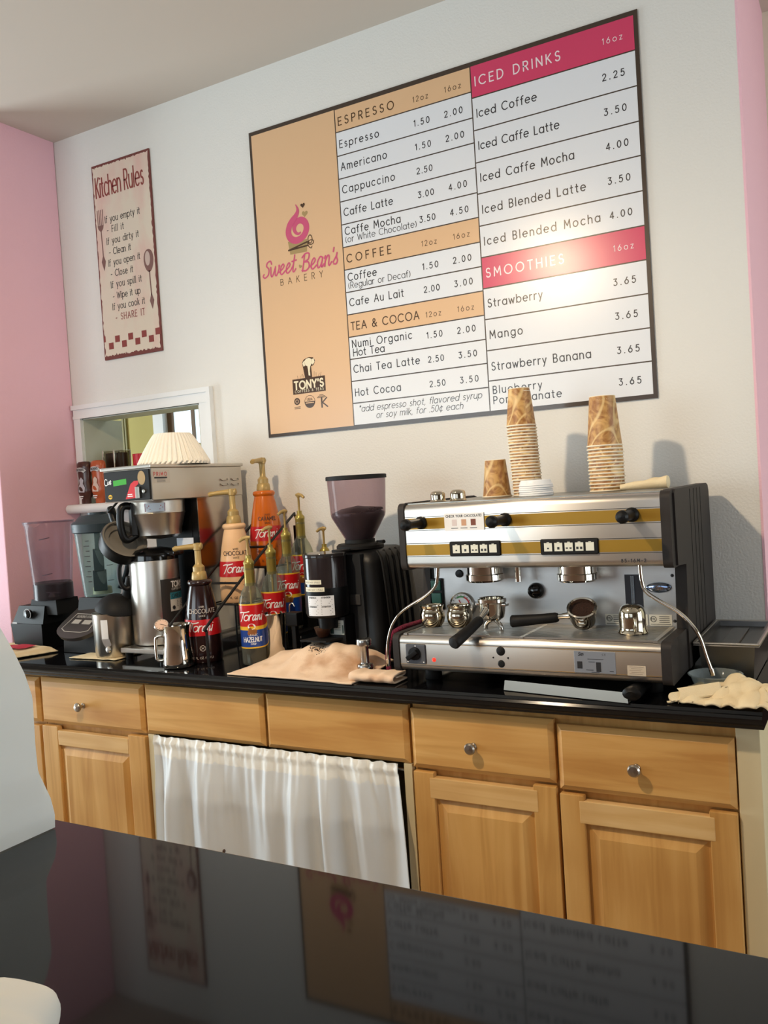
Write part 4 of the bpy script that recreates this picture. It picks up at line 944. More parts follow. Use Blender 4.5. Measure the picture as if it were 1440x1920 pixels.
def portafilter(name, label, loc, az, tilt=0.0, hz=0.0, grounds=True, droop=0.0):
    """filter holder: ring with ears, rim, spout, arm and black handle; the handle points along azimuth az"""
    root = thing(name, label, 'portafilter', (0, 0, 0), 'portafilters on the drip tray'); root['_org'] = (0, 0, 0)
    g = G(); g.lathe([(.0001, -.030), (.020, -.030), (.0285, -.024), (.0325, -.008), (.0335, .012), (.0365, .016), (.0365, .024), (.033, .026), (.030, .024), (.029, .0), (.0001, -.006)], (0, 0, 0), 36)
    for a in (PI / 2, -PI / 2): g.box(-.009 + .036 * math.cos(a), .009 + .036 * math.cos(a), .036 * math.sin(a) - .008, .036 * math.sin(a) + .008, .006, .012, bev=.001)
    mk('basket_holder', g, CHROME, root)
    if grounds:
        g = G(); g.lathe([(.0001, .013), (.0295, .0125)], (0, 0, 0), 28); mk('spent_grounds', g, mat('coffee_grounds', (52, 28, 16), .95, bump=(300, .8, (1, 1, 1))), root)
    g = G(); g.tube([(.030, 0, -.002), (.046, 0, -.004 - droop * .2), (.066, 0, -.008 - droop * .4)], [.010, .0075, .0065], 10); mk('arm', g, CHROME, root, smooth=60)
    g = G(); g.tube([(.060, 0, -.008 - droop * .35), (.066, 0, -.009 - droop * .4), (.10, 0, -.013 - droop * .65), (.150, 0, -.018 - droop * .95), (.176, 0, -.020 - droop * 1.1), (.180, 0, -.020 - droop * 1.12)], [.010, .0125, .0125, .0145, .0155, .012], 16); mk('handle', g, BLACKM, root, smooth=50)
    g = G()
    for s in (-1, 1): g.tube(smoothpath([(0, 0, -.028), (0, s * .012, -.034), (0, s * .021, -.043), (0, s * .024, -.054)]), .0055, 10)
    mk('twin_spout', g, CHROME, root, smooth=60)
    root.matrix_world = Matrix.Translation(loc) @ Matrix.Rotation(hz, 4, 'Z') @ Matrix.Rotation(tilt, 4, 'X') @ Matrix.Rotation(az, 4, 'Z')
    return root
portafilter('portafilter', 'left portafilter standing on the drip tray, handle pointing at the viewer', (-.862, -.500, 1.1035), math.radians(-100), math.radians(0), droop=.035)
p = portafilter('portafilter', 'right portafilter tipped on its side on the drip tray, handle to the left', (-.640, -.480, 1.083), 0)
p.matrix_world = Matrix.Translation((-.638, -.470, 1.0855)) @ Matrix.Rotation(math.radians(192), 4, 'Z') @ Matrix.Rotation(math.radians(-36), 4, 'X')
g = G(); g.tube([(-.488, -.640, .936), (-.488, -.634, .938), (-.487, -.60, .938), (-.485, -.52, .934)], [.009, .0155, .0145, .011], 18)
for v in g.v: v.x = -.488 + (v.x + .488) * 1.35
tag(mk('filter_holder_handle', g, BLACKP, org=(-.486, -.58, .92), smooth=50), 'dark rounded handle end sticking out under the right end of the espresso machine', 'handle')

# creamers
def creamer(label, loc, s=1.0, inverted=False, az=0.0, lip=True):
    root = thing('creamer_pitcher', label, 'creamer', (0, 0, 0), 'small steel creamers around the espresso machine')
    root['_org'] = (0, 0, 0)
    pr = [(.0001, 0), (.023, 0), (.025, .002), (.0315, .012), (.0340, .025), (.0335, .036), (.0295, .045), (.0285, .048), (.0325, .0565), (.0315, .0575), (.0270, .048), (.031, .036), (.0315, .025), (.029, .012), (.022, .004), (.0001, .003)]
    if inverted: pr = [(.0001, 0.066), (.010, .0655), (.020, .0625), (.0265, .056), (.0295, .046), (.0300, .030), (.0295, .014), (.0305, .008), (.0335, .002), (.0325, .0), (.0295, .007), (.0280, .014), (.0285, .030), (.027, .046), (.0001, .062)]
    g = G(); g.lathe([(a * s, b * s) for a, b in pr], (0, 0, 0), 32); mk('body', g, PEWTER, root, smooth=50)
    sg = -1 if inverted else 1; z0 = .0577 if inverted else 0
    hp = smoothpath([(.029, 0, .046), (.039, 0, .047), (.044, 0, .040), (.043, 0, .028), (.039, 0, .021), (.032, 0, .020)])
    g = G(); g.tube([Vector((x, y, z0 + sg * z)) * s for x, y, z in hp], .0028 * s, 8); mk('handle', g, PEWTER, root, smooth=60)
    root.location = loc; root.rotation_euler = (0, 0, az)
    return root
creamer('leftmost of the two upright steel creamers below the green switches on the drip tray', (-1.043, -.480, 1.0492), .98, az=math.radians(110))
creamer('upright steel creamer in front of the pressure gauge on the drip tray', (-.966, -.475, 1.0492), 1.0, az=math.radians(120))
creamer('steel creamer upside down at the right end of the drip tray', (-.511, -.500, 1.0492), 1.04, True, az=math.radians(-68))
creamer('left of two small steel creamers upside down on the machine top', (-1.018, -.455, 1.3790), .66, True, az=math.radians(120)).scale = (1, 1, .68)
creamer('right of two small steel creamers upside down on the machine top', (-.962, -.450, 1.3790), .68, True, az=math.radians(100)).scale = (1, 1, .68)

# paper cups, upside down in nested stacks on the machine top
def cup(name, label, cat, x, y, z, rb, rt, h, group, n=36):
    t = thing(name, label, cat, (x, y, z), group); t['_org'] = (0, 0, 0)
    g = G(); g.lathe([(rb - .0008, .001), (rt, h), (rt - .002, h), (rt - .0025, h - .010), (.0001, h - .010)], (0, 0, 0), n); mk('cup_wall', g, CUPM, t, smooth=40)
    g = G(); g.lathe([(rb - .001, 0), (rb + .0008, .0004), (rb + .0016, .0022), (rb + .0008, .0040), (rb - .0012, .0042)], (0, 0, 0), n, closed=True); mk('rolled_rim', g, CUPRIM, t, smooth=60)
    g = G(); g.lathe([(rt - .0021, h - .0005), (rt - .0001, h + .0008), (rt + .0003, h - .0008)], (0, 0, 0), n); mk('base_rim', g, CUPRIM, t, smooth=60)
    return t
ZT = 1.3790
first = cup('paper_cup', 'single brown-swirl paper cup upside down left of the tall cup stack', 'cup', -.930, -.255, ZT, .0405, .0290, .104, 'paper cups on the espresso machine')
N1, N2 = 24, 14
for k in range(N1):
    top = k == N1 - 1
    c = dup(first, (-.838 - .0004 * k + .0008 * math.sin(k * 2.1), -.255 + .0007 * math.cos(k * 1.7), ZT + .0083 * k), 'brown-swirl paper cup topping the tall left stack' if top else 'paper cup nested in the tall left stack below its top cup', k * 1.3)
    if top: c.rotation_euler = (0, 0, .6)
big = cup('paper_cup', 'large brown-swirl paper cup topping the right-hand cup stack', 'cup', -.622, -.245, ZT + .0091 * (N2 - 1), .0460, .0335, .132, 'paper cups on the espresso machine')
for k in range(N2 - 1):
    dup(big, (-.620 - .0001 * k + .0008 * math.sin(k * 1.9), -.245 + .0007 * math.cos(k * 2.3), ZT + .0091 * k), 'large paper cup nested in the right-hand stack below its top cup', k * 1.1 + .5)
# plastic lids
LID = mat('white_plastic_lid', (240, 242, 244), .35)
t = thing('cup_lid', 'topmost white plastic lid of the small lid stack beside the tall cups', 'lid', (0, 0, 0), 'white lids on the espresso machine'); t['_org'] = (0, 0, 0)
g = G(); g.lathe([(.0445, 0), (.0455, .0015), (.0445, .004), (.0425, .006), (.0415, .010), (.0385, .0155), (.0365, .0158), (.0355, .012), (.0001, .012)], (0, 0, 0), 36); mk('lid_shell', g, LID, t, smooth=50)
t.location = (-.787, -.335, ZT + .0052 * 5)
for k in range(5): dup(t, (-.787 + .001 * math.sin(k * 2), -.335, ZT + .0052 * k), 'white plastic lid in the small stack below its top lid', k)
# rolled towel on the machine top
g = G()
def roll(a, b):
    L = .115; x = -.575 + L * a; rr = .0175 * (1 + .16 * noise.noise(Vector((a * 5, b * 4, 1)))) * (.50 + .50 * a)
    th = 2 * PI * b
    return (x, -.285 + .02 * a + rr * 1.35 * math.cos(th), ZT + rr * .90 * (1 + math.sin(th)) + .0005)
g.grid(roll, 40, 24); n0 = len(g.v)
g.add([roll(1, j / 24) for j in range(24)], [tuple(range(24))]); g.add([roll(0, j / 24) for j in range(24)], [tuple(range(24))])
tag(mk('rolled_towel', g, TOWELC, org=(-.51, -.28, ZT), smooth=80), 'cream towel rolled up on the right end of the machine top', 'towel')
# pink braided hose to the left of the machine
g = G(); hp = smoothpath([(-1.190, -.475, .922), (-1.198, -.46, .965), (-1.196, -.44, 1.010), (-1.185, -.40, 1.026), (-1.165, -.33, 1.031), (-1.150, -.24, 1.034), (-1.145, -.12, 1.030), (-1.150, -.05, .995), (-1.152, -.02, .940)])
g.tube(hp, .0075, 10)
tag(mk('braided_hose', g, mat('pink_braid', (176, 40, 84), .6, bump=(500, .8, (1, 1, 1)), var=((90, 20, 46), 420, (1, 1, 1), .45, .55)), org=(-1.17, -.3, .92), smooth=60), 'pink braided hose running behind the left side of the espresso machine', 'hose')

# ================================================================ COFFEE GRINDER
r = thing('coffee_grinder', 'black coffee grinder with smoky clear hopper of beans beside the espresso machine', 'grinder', (-1.372, -.25, .915))
gx, gy = -1.372, -.285
g = G(); g.lathe([(.040, 1.272), (.044, 1.276), (.0815, 1.343), (.0835, 1.352), (.0895, 1.462)], (gx, gy, 0), 40); h = mk('hopper', g, thin('smoky_violet_plastic', (140, 122, 130), .10, tint=(222, 208, 213)), r, smooth=40)
g = G(); g.lathe([(.0001, 1.468), (.0905, 1.468), (.0925, 1.466), (.0925, 1.456), (.0905, 1.456), (.0895, 1.463), (.0001, 1.463)], (gx, gy, 0), 40); mk('hopper_lid', g, BLACKM, r)
random.seed(3)
g = G(); g.lathe([(.0001, 1.273), (.038, 1.273), (.042, 1.278), (.0785, 1.342), (.080, 1.352), (.079, 1.356), (.050, 1.368), (.0001, 1.376)], (gx, gy, 0), 36)
for i in range(320):
    a = random.uniform(0, 2 * PI); q = math.sqrt(random.random()) * .078
    z = 1.372 - .22 * q + .010 * math.sin(a + 1.0) * q / .078
    e = random.uniform(0, PI); k = len(g.v)
    g.ball((0, 0, 0), .0055, 0, 8, 1, .66, .5)
    M_ = Matrix.Translation((gx + q * math.cos(a), gy + q * math.sin(a), z)) @ Matrix.Rotation(e, 4, 'Z') @ Matrix.Rotation(random.uniform(-.6, .6), 4, 'X')
    for j in range(k, len(g.v)): g.v[j] = M_ @ g.v[j]
b = mk('coffee_beans', g, mat('roasted_beans', (38, 20, 14), .35), r); b['kind'] = 'stuff'
g = G(); g.lathe([(.0001, 1.274), (.046, 1.274), (.046, 1.264), (.066, 1.262), (.072, 1.256), (.072, 1.247), (.060, 1.243), (.0001, 1.243)], (gx, gy, 0), 36); g.tube([(gx + .06, gy, 1.266), (gx + .085, gy - .03, 1.268), (gx + .112, gy - .05, 1.268)], [.003, .003, .0055], 8); mk('grind_collar', g, BLACKM, r)
# body: rounded casing that widens to the base
g = G()
def ringpts(hw, y0, y1, rr, z):
    P = []
    for cx, cy, a in ((gx + hw - rr, y0 + rr, -90), (gx + hw - rr, y1 - rr, 0), (gx - hw + rr, y1 - rr, 90), (gx - hw + rr, y0 + rr, 180)):
        P += [(cx + rr * math.cos(math.radians(a + 90 * i / 6)), cy + rr * math.sin(math.radians(a + 90 * i / 6)), z) for i in range(7)]
    return P
rings = [ringpts(.118, -.390, -.09, .03, .921), ringpts(.118, -.390, -.09, .03, .945), ringpts(.112, -.37, -.105, .035, 1.0), ringpts(.105, -.365, -.115, .04, 1.12), ringpts(.098, -.362, -.12, .045, 1.205), ringpts(.090, -.355, -.13, .045, 1.235), ringpts(.070, -.335, -.15, .04, 1.2455)]
n = 28; vs = [p for q in rings for p in q]
fs = [(k * n + i, k * n + (i + 1) % n, (k + 1) * n + (i + 1) % n, (k + 1) * n + i) for k in range(len(rings) - 1) for i in range(n)] + [tuple(range(n - 1, -1, -1)), tuple((len(rings) - 1) * n + i for i in range(n))]
g.add(vs, fs); mk('body', g, BLACKP, r, smooth=50)
g = G()
for i in range(5):
    y = -.325 + .036 * i
    g.tube([(gx + .112, y, .95), (gx + .1085, y, 1.05), (gx + .102, y, 1.15), (gx + .094, y, 1.22), (gx + .080, y, 1.2395)], .006, 8)
mk('cooling_rib', g, BLACKM, r, smooth=60)
g = G(); g.prism([(gx - .02, .93), (gx + .062, .93), (gx + .052, 1.235), (gx - .02, 1.235)], -.378, -.355, 'XZ'); mk('front_column', g, mat('grinder_front_grey', (38, 41, 45), .5), r)
g = G(); g.box(gx + .012, gx + .048, -.384, -.377, 1.088, 1.118, bev=.002); mk('front_switch', g, mat('switch_dark_grey', (62, 62, 64), .5), r)
# doser
dx, dy, dr = -1.402, -.440, .0625
g = G(); g.lathe([(.0001, 1.248), (dr, 1.248), (dr + .0015, 1.245), (dr + .0015, 1.238), (dr, 1.236)], (dx, dy, 0), 36); mk('doser_lid', g, thin('smoky_lid', (60, 58, 60), .55, tint=(120, 116, 118)), r)
g = G(); g.lathe([(.0001, 1.2375), (dr, 1.2375), (dr, 1.150), (.0001, 1.150)], (dx, dy, 0), 36); mk('doser_window', g, mat('smoky_doser_window', (40, 34, 36), .12), r)
g = G(); g.lathe([(.0001, 1.1505), (dr + .001, 1.1505), (dr + .001, 1.078), (dr - .004, 1.066), (.030, 1.060), (.028, 1.03), (.0001, 1.03)], (dx, dy, 0), 36); d = mk('doser', g, BLACKP, r)
g = G(); g.lathe([(.0001, 1.252), (.028, 1.252), (.028, 1.247), (.0001, 1.247)], (dx + .03, dy + .045, 0), 24); mk('doser_tab', g, BLACKM, r)
AZ = math.radians(-58)
mp = on_cyl(dx, dy, 0, dr + .0016, AZ)
for z0, u0, u1, tx in ((1.163, -.072, -.012, 'SINGLE SHOT 2 PULLS'), (1.142, -.072, -.004, 'DOUBLE SHOT 3 PULLS')):
    g = G(); patch(g, u0, u1, z0, z0 + .0125, mp, n=12); p = mk('tape_label', g, mat('label_tape', (236, 230, 206), .5), d)
    g = G(); text(g, tx, .0046, on_cyl(dx, dy, 0, dr + .002, AZ), u1 - u0 - .008, x=u0 + .004, z=z0 + .0035, wt=.14); mk('label_print', g, mat('grey_print', (150, 146, 134), .5), p)
g = G(); patch(g, -.062, .022, 1.073, 1.130, mp, n=14); p = mk('warning_label', g, mat('label_white', (228, 230, 234), .45), d)
g = G(); q = on_cyl(dx, dy, 0, dr + .002, AZ)
for c in range(2):
    text(g, 'ATTENTION', .0042, q, .026, x=-.057 + .042 * c, z=1.123, wt=.2); text(g, 'ATTENTION', .0042, q, .026, x=-.057 + .042 * c, z=1.097, wt=.2)
    for i in range(4):
        ribbon(g, [(-.058 + .042 * c, 1.1185 - i * .005), (-.026 + .042 * c - .004 * (i % 3), 1.1185 - i * .005)], .0013, q); ribbon(g, [(-.058 + .042 * c, 1.0925 - i * .005), (-.026 + .042 * c - .005 * (i % 2), 1.0925 - i * .005)], .0013, q)
mk('label_print', g, INK, p)
g = G(); g.box(dx - .028, dx + .052, -.432, -.375, .985, 1.062, bev=.004); c = mk('chute_block', g, BLACKP, r)
g = G(); patch(g, dx - .002, dx + .047, 1.008, 1.050, flat(0, 0, -.4327)); p = mk('spec_plate', g, mat('spec_plate_grey', (176, 184, 180), .4), c)
g = G(); q = flat(0, 0, -.4331)
poly(g, [(dx + .0005, 1.010), (dx + .012, 1.010), (dx + .012, 1.040), (dx + .0005, 1.040)], q); poly(g, [(dx + .041, 1.012), (dx + .0455, 1.012), (dx + .0455, 1.036), (dx + .041, 1.036)], q)
for i in range(4): ribbon(g, [(dx + .017, 1.040 - i * .006), (dx + .036, 1.040 - i * .006)], .0013, q)
mk('plate_print', g, mat('plate_green_print', (40, 66, 60), .5), p)
g = G(); g.lathe([(.0001, 1.032), (.026, 1.032), (.020, 1.012), (.014, 1.003), (.0001, 1.003)], (dx - .018, dy - .005, 0), 20); mk('chute', g, mat('dark_brown_chute', (58, 32, 20), .3), r)
g = G(); g.prism([(dx - .070, -.49), (dx + .02, -.49), (dx + .05, -.40), (dx - .04, -.40)], .995, 1.0, 'XY'); g.box(dx - .01, dx + .05, -.43, -.38, .93, 1.001, bev=.004); mk('filter_fork', g, BLACKM, r)

# ================================================================ TOWELS AND TAMPER
def towel(name, label, FL, FR, BR, BL, hf, nu=90, nv=70, m=None, org=None, base=.916, wav=.006, thick=.004):
    g = G()
    def f(a, b):
        x = (FL[0] * (1 - a) + FR[0] * a) * (1 - b) + (BL[0] * (1 - a) + BR[0] * a) * b
        y = (FL[1] * (1 - a) + FR[1] * a) * (1 - b) + (BL[1] * (1 - a) + BR[1] * a) * b
        e = min(a, 1 - a, b, 1 - b)
        x += wav * noise.noise(Vector((b * 9, a * 9, 3))); y += wav * noise.noise(Vector((a * 9, b * 7, 8)))
        return (x, y, base + hf(a, b, x, y))
    g.grid(f, nu, nv)
    o = mk(name, g, m or TOWEL, org=org, smooth=180)
    s = o.modifiers.new('thickness', 'SOLIDIFY'); s.thickness = thick; s.offset = 1
    return tag(o, label, 'towel')
def mound(a, b, x, y):
    e = min(1, min(a, 1 - a, b * 1.6 + .02, 1 - b) * 6)
    h = .066 * math.exp(-(((x + 1.385) / .115) ** 4 + ((y + .455) / .085) ** 2)) + .040 * math.exp(-(((x + 1.555) / .06) ** 2 + ((y + .45) / .08) ** 2)) + .020 * math.exp(-(((x + 1.27) / .06) ** 2 + ((y + .40) / .06) ** 2))
    n = noise.noise(Vector((x * 11, y * 13, 2))) * .018 + noise.noise(Vector((x * 28, y * 26, 5))) * .007 - .010 * max(0, noise.noise(Vector((x * 16 + y * 9, 4, 1))))
    return max(0.0, h + n * min(1, e * (.35 + h * 16))) * (1 if b < .97 else .6) + .0005
towel('bar_towel', 'large stained tan towel heaped in front of the coffee grinder', (-1.648, -.612), (-1.215, -.633), (-1.225, -.375), (-1.625, -.375), mound, org=(-1.43, -.46, .916))
g = G()
for k in range(60):
    random.seed(k); a = random.uniform(0, 6.28); q = random.random() ** 1.5 * .034
    g.ball((-1.415 + q * math.cos(a), -.485 + q * .7 * math.sin(a), .916), .0026, 0, 6, 1, 1, .6)
# loose grounds lie on the towel surface
for v in g.v:
    x, y = v.x, v.y
    a = (x + 1.648) / .433; b = (y + .62) / .245
    v.z = v.z + mound(min(max(a, 0), 1), min(max(b, 0), 1), x, y) + .0035
tag(mk('coffee_grounds', g, mat('coffee_grounds', (52, 28, 16), .95), org=(-1.43, -.43, .99)), 'dark coffee grounds spilled on the heaped tan towel', 'coffee grounds', kind='stuff')
r = thing('tamper', 'polished metal coffee tamper standing at the right edge of the tan towel', 'tamper', (-1.250, -.500, .921))
tx, ty, tz = -1.250, -.500, .9265
g = G(); g.lathe([(.0001, 0), (.0225, 0), (.0235, .002), (.0235, .012), (.0215, .016), (.0135, .018), (.0125, .021)], (tx, ty, tz), 28); mk('base', g, ALU, r)
g = G(); g.lathe([(.0125, .020), (.0120, .024), (.0120, .062), (.0135, .066)], (tx, ty, tz), 24); mk('stem', g, ALU, r)
g = G(); g.lathe([(.0135, .0655), (.0205, .068), (.0210, .070), (.0210, .083), (.0195, .086), (.012, .0875), (.0001, .088)], (tx, ty, tz), 28); mk('cap', g, ALU, r)
# folded towel to the right of the tamper
g = G()
fold = smoothpath([(.000, .002), (.060, .002), (.074, .006), (.078, .015), (.072, .024), (.050, .026), (.012, .024), (.004, .020), (.006, .014), (.020, .012), (.055, .014)], 4)
def ff(a, b):
    i = b * (len(fold) - 1); k = min(int(i), len(fold) - 2); t = i - k
    u = fold[k][0] * (1 - t) + fold[k + 1][0] * t; v = fold[k][1] * (1 - t) + fold[k + 1][1] * t
    return (-1.235 + .135 * a + .004 * noise.noise(Vector((a * 8, b * 3, 1))), -.622 + .085 - u + .02 * (1 - a) * 0 + .003 * noise.noise(Vector((a * 7, b * 5, 9))), .917 + v * (1 + .15 * noise.noise(Vector((a * 6, b * 2, 4)))))
g.grid(ff, 40, 60); o = mk('folded_towel', g, TOWEL, org=(-1.17, -.58, .916), smooth=180); s = o.modifiers.new('thickness', 'SOLIDIFY'); s.thickness = .004
tag(o, 'folded tan towel at the left foot of the espresso machine, right of the tamper', 'towel')
# crumpled towel hanging over the right end of the counter
def crump(a, b, x, y):
    h = .040 * math.exp(-(((x + .285) / .05) ** 2 + ((y + .545) / .05) ** 2)) + .018 * math.exp(-(((x + .375) / .03) ** 2 + ((y + .56) / .05) ** 2)) + .030 * math.exp(-(((x + .22) / .05) ** 2 + ((y + .58) / .05) ** 2))
    n = abs(noise.noise(Vector((x * 26, y * 30, 7)))) * .022 + noise.noise(Vector((x * 50, y * 50, 3))) * .006
    z = h + n * .9
    if x > -.215: z = z * max(0, 1 - (x + .215) * 10) - (x + .215) * .35
    return max(z, .0005) if x < -.218 else z
towel('draped_towel', 'cream towel crumpled over the right end of the black countertop', (-.418, -.612), (-.176, -.648), (-.19, -.47), (-.375, -.475), crump, 90, 60, TOWELC, (-.30, -.56, .916), wav=.014, thick=.005)
g = G()
sp_ = [( .012 + .0034 * t, t) for t in [i * .35 for i in range(22)]]
def spiral(a, b):
    i = b * (len(sp_) - 1); k = min(int(i), len(sp_) - 2); t = i - k
    R_ = (.003 + .0022 * (sp_[k][1] * (1 - t) + sp_[k + 1][1] * t)); th = sp_[k][1] * (1 - t) + sp_[k + 1][1] * t
    return (-.405 + .085 * a + R_ * .9 * math.cos(th) * (1 - .3 * a), -.612 + .03 * a + R_ * .5 * math.sin(th), .9345 + R_ * .88 * math.sin(th) + .012 * a)
g.grid(lambda a, b: spiral(a, b), 24, 70)
o = mk('towel_roll', g, TOWELC, org=(-.37, -.6, .916), smooth=180); s = o.modifiers.new('thickness', 'SOLIDIFY'); s.thickness = .003
dt = bpy.data.objects['draped_towel']; o.parent = dt; o.matrix_parent_inverse = Matrix.Translation(-dt.location)
o.name = 'rolled_corner'

# ================================================================ RIGHT END: steam pan and clear bowl
r = thing('steam_table_pan', 'stainless steam table pan by the pink wall end, right of the espresso machine', 'pan', (-.33, -.26, .9155))
g = G()
x0, x1, y0, y1, zt, zb = -.392, -.252, -.405, -.075, 1.012, .918
lo = [(x0 + .015, y0 + .015, zb), (x1 - .015, y0 + .015, zb), (x1 - .015, y1 - .015, zb), (x0 + .015, y1 - .015, zb)]
hi = [(x0 + .008, y0 + .008, zt - .006), (x1 - .008, y0 + .008, zt - .006), (x1 - .008, y1 - .008, zt - .006), (x0 + .008, y1 - .008, zt - .006)]
rim = [(x0, y0, zt), (x1, y0, zt), (x1, y1, zt), (x0, y1, zt)]
rim0 = [(x0 - .003, y0 - .003, zt - .006), (x1 + .003, y0 - .003, zt - .006), (x1 + .003, y1 + .003, zt - .006), (x0 - .003, y1 + .003, zt - .006)]
inr = [(x0 + .010, y0 + .010, zt), (x1 - .010, y0 + .010, zt), (x1 - .010, y1 - .010, zt), (x0 + .010, y1 - .010, zt)]
inl = [(x0 + .018, y0 + .018, zb + .002), (x1 - .018, y0 + .018, zb + .002), (x1 - .018, y1 - .018, zb + .002), (x0 + .018, y1 - .018, zb + .002)]
L_ = [lo, hi, rim0, rim, inr, inl]
g.add([p for q in L_ for p in q], [(3, 2, 1, 0), (20, 21, 22, 23)] + [(k * 4 + i, k * 4 + (i + 1) % 4, k * 4 + 4 + (i + 1) % 4, k * 4 + 4 + i) for k in range(5) for i in range(4)])
PANM = mat('dark_pan_steel', (122, 120, 118), .32, 1.0)
p = mk('pan_body', g, PANM, r, smooth=20)
g = G(); g.box(x0 + .011, x1 - .011, y0 + .011, y1 - .011, zt - .016, zt - .013); g.box(x0 + .05, x1 - .05, y0 + .06, y1 - .06, zt - .013, zt - .008, bev=.002); mk('recessed_lid', g, PANM, r)
for a, b, c, d in ((x0 - .003, x1 + .003, y0 - .004, y0 + .004), (x0 - .003, x1 + .003, y1 - .004, y1 + .004), (x0 - .004, x0 + .004, y0, y1), (x1 - .004, x1 + .004, y0, y1)): 
    g = G(); g.box(a, b, c, d, zt - .003, zt + .002, bev=.002); mk('rim_bar', g, STEEL, r)
r = thing('plastic_bowl', 'clear shallow plastic bowl under the right steam wand', 'bowl', (-.334, -.470, .9155))
g = G(); g.lathe([(.0001, .918), (.040, .918), (.044, .921), (.054, .950), (.059, .953), (.060, .955), (.057, .956), (.053, .952), (.0425, .923), (.0001, .9205)], (-.338, -.468, 0), 36); mk('bowl_wall', g, thin('clear_plastic', (186, 196, 198), .16, tint=(238, 242, 242)), r, smooth=60)

# ================================================================ SYRUPS ON THEIR STEPPED WIRE RACK
def pump(root, x, y, z, s, az, long=False, name='pump'):
    """gold pump: collar, neck, shaft, head and spout pointing along azimuth az"""
    g = G()
    if long:   # sauce pump
        g.lathe([(.0001, 0), (.0235, 0), (.0245, .004), (.022, .022), (.0185, .026), (.0185, .040), (.013, .046), (.0100, .050), (.0100, .092), (.0125, .094), (.0125, .114), (.0001, .116)], (x, y, z), 24)
        mk(name, g, GOLDP, root, smooth=40)
        g = G(); c, s_ = math.cos(az), math.sin(az)
        g.tube([(x - .016 * c, y - .016 * s_, z + .105), (x - .014 * c, y - .014 * s_, z + .105), (x + .030 * c, y + .030 * s_, z + .104), (x + .062 * c, y + .062 * s_, z + .102), (x + .070 * c, y + .070 * s_, z + .101), (x + .078 * c, y + .078 * s_, z + .098)], [.007, .0105, .0085, .0070, .0088, .0070], 12)
        mk('spout', g, GOLDP, root, smooth=60)
    else:      # syrup pump
        g.lathe([(.0145, -.062), (.0155, -.055), (.0155, 0), (.0165, .002), (.0165, .010), (.010, .018), (.0080, .022), (.0085, .030), (.0001, .030)], (x, y, z), 22); mk('pump_collar', g, GOLDM, root, smooth=40)
        g = G(); g.lathe([(.0036, .028), (.0036, .073), (.0060, .076), (.0060, .084), (.0001, .086)], (x, y, z), 12)
        c, s_ = math.cos(az), math.sin(az)
        g.tube([(x - .010 * c, y - .010 * s_, z + .083), (x, y, z + .084), (x + .014 * c, y + .014 * s_, z + .081), (x + .025 * c, y + .025 * s_, z + .073)], [.0045, .0065, .0055, .0042], 10)
        mk('pump_head', g, GOLDP, root, smooth=60)
def sauceR(h):      # outer radius of the sauce bottle at height h
    P = [(0, .055), (.006, .0585), (.07, .0585), (.12, .0545), (.17, .0475), (.215, .0390), (.238, .0335)]
    for (a, b), (c, d) in zip(P, P[1:]):
        if h <= c: return b + (d - b) * (h - a) / (c - a)
    return .0335
def script_torani(g, mp, x, z, h, w=None):
    t = [smoothpath([(-.30, .93), (.05, 1.02), (.55, 1.0), (1.05, 1.10)]), smoothpath([(.40, 1.0), (.28, .55), (.12, .08), (-.02, -.12)])]
    for st in t: ribbon(g, [(x + (p[0] + .22 * p[1]) * h, z + p[1] * h) for p in st], .13 * h, mp)
    sv = dict(GL); 
    GL['a'] = (.56, [smoothpath([(.40, .58), (.22, .64), (.04, .36), (.10, .04), (.26, .06), (.40, .36), (.42, .58), (.38, .16), (.44, .02), (.58, .18)])])
    GL['n'] = (.56, [smoothpath([(-.04, .5), (.04, .6), (.04, .02), (.04, .3), (.22, .62), (.34, .52), (.34, .14), (.42, .02), (.56, .2)])])
    text(g, 'orani', h, mp, x=x + .50 * h, z=z, wt=.13, slant=.28, track=.10, sx=.92)
    GL.update(sv)
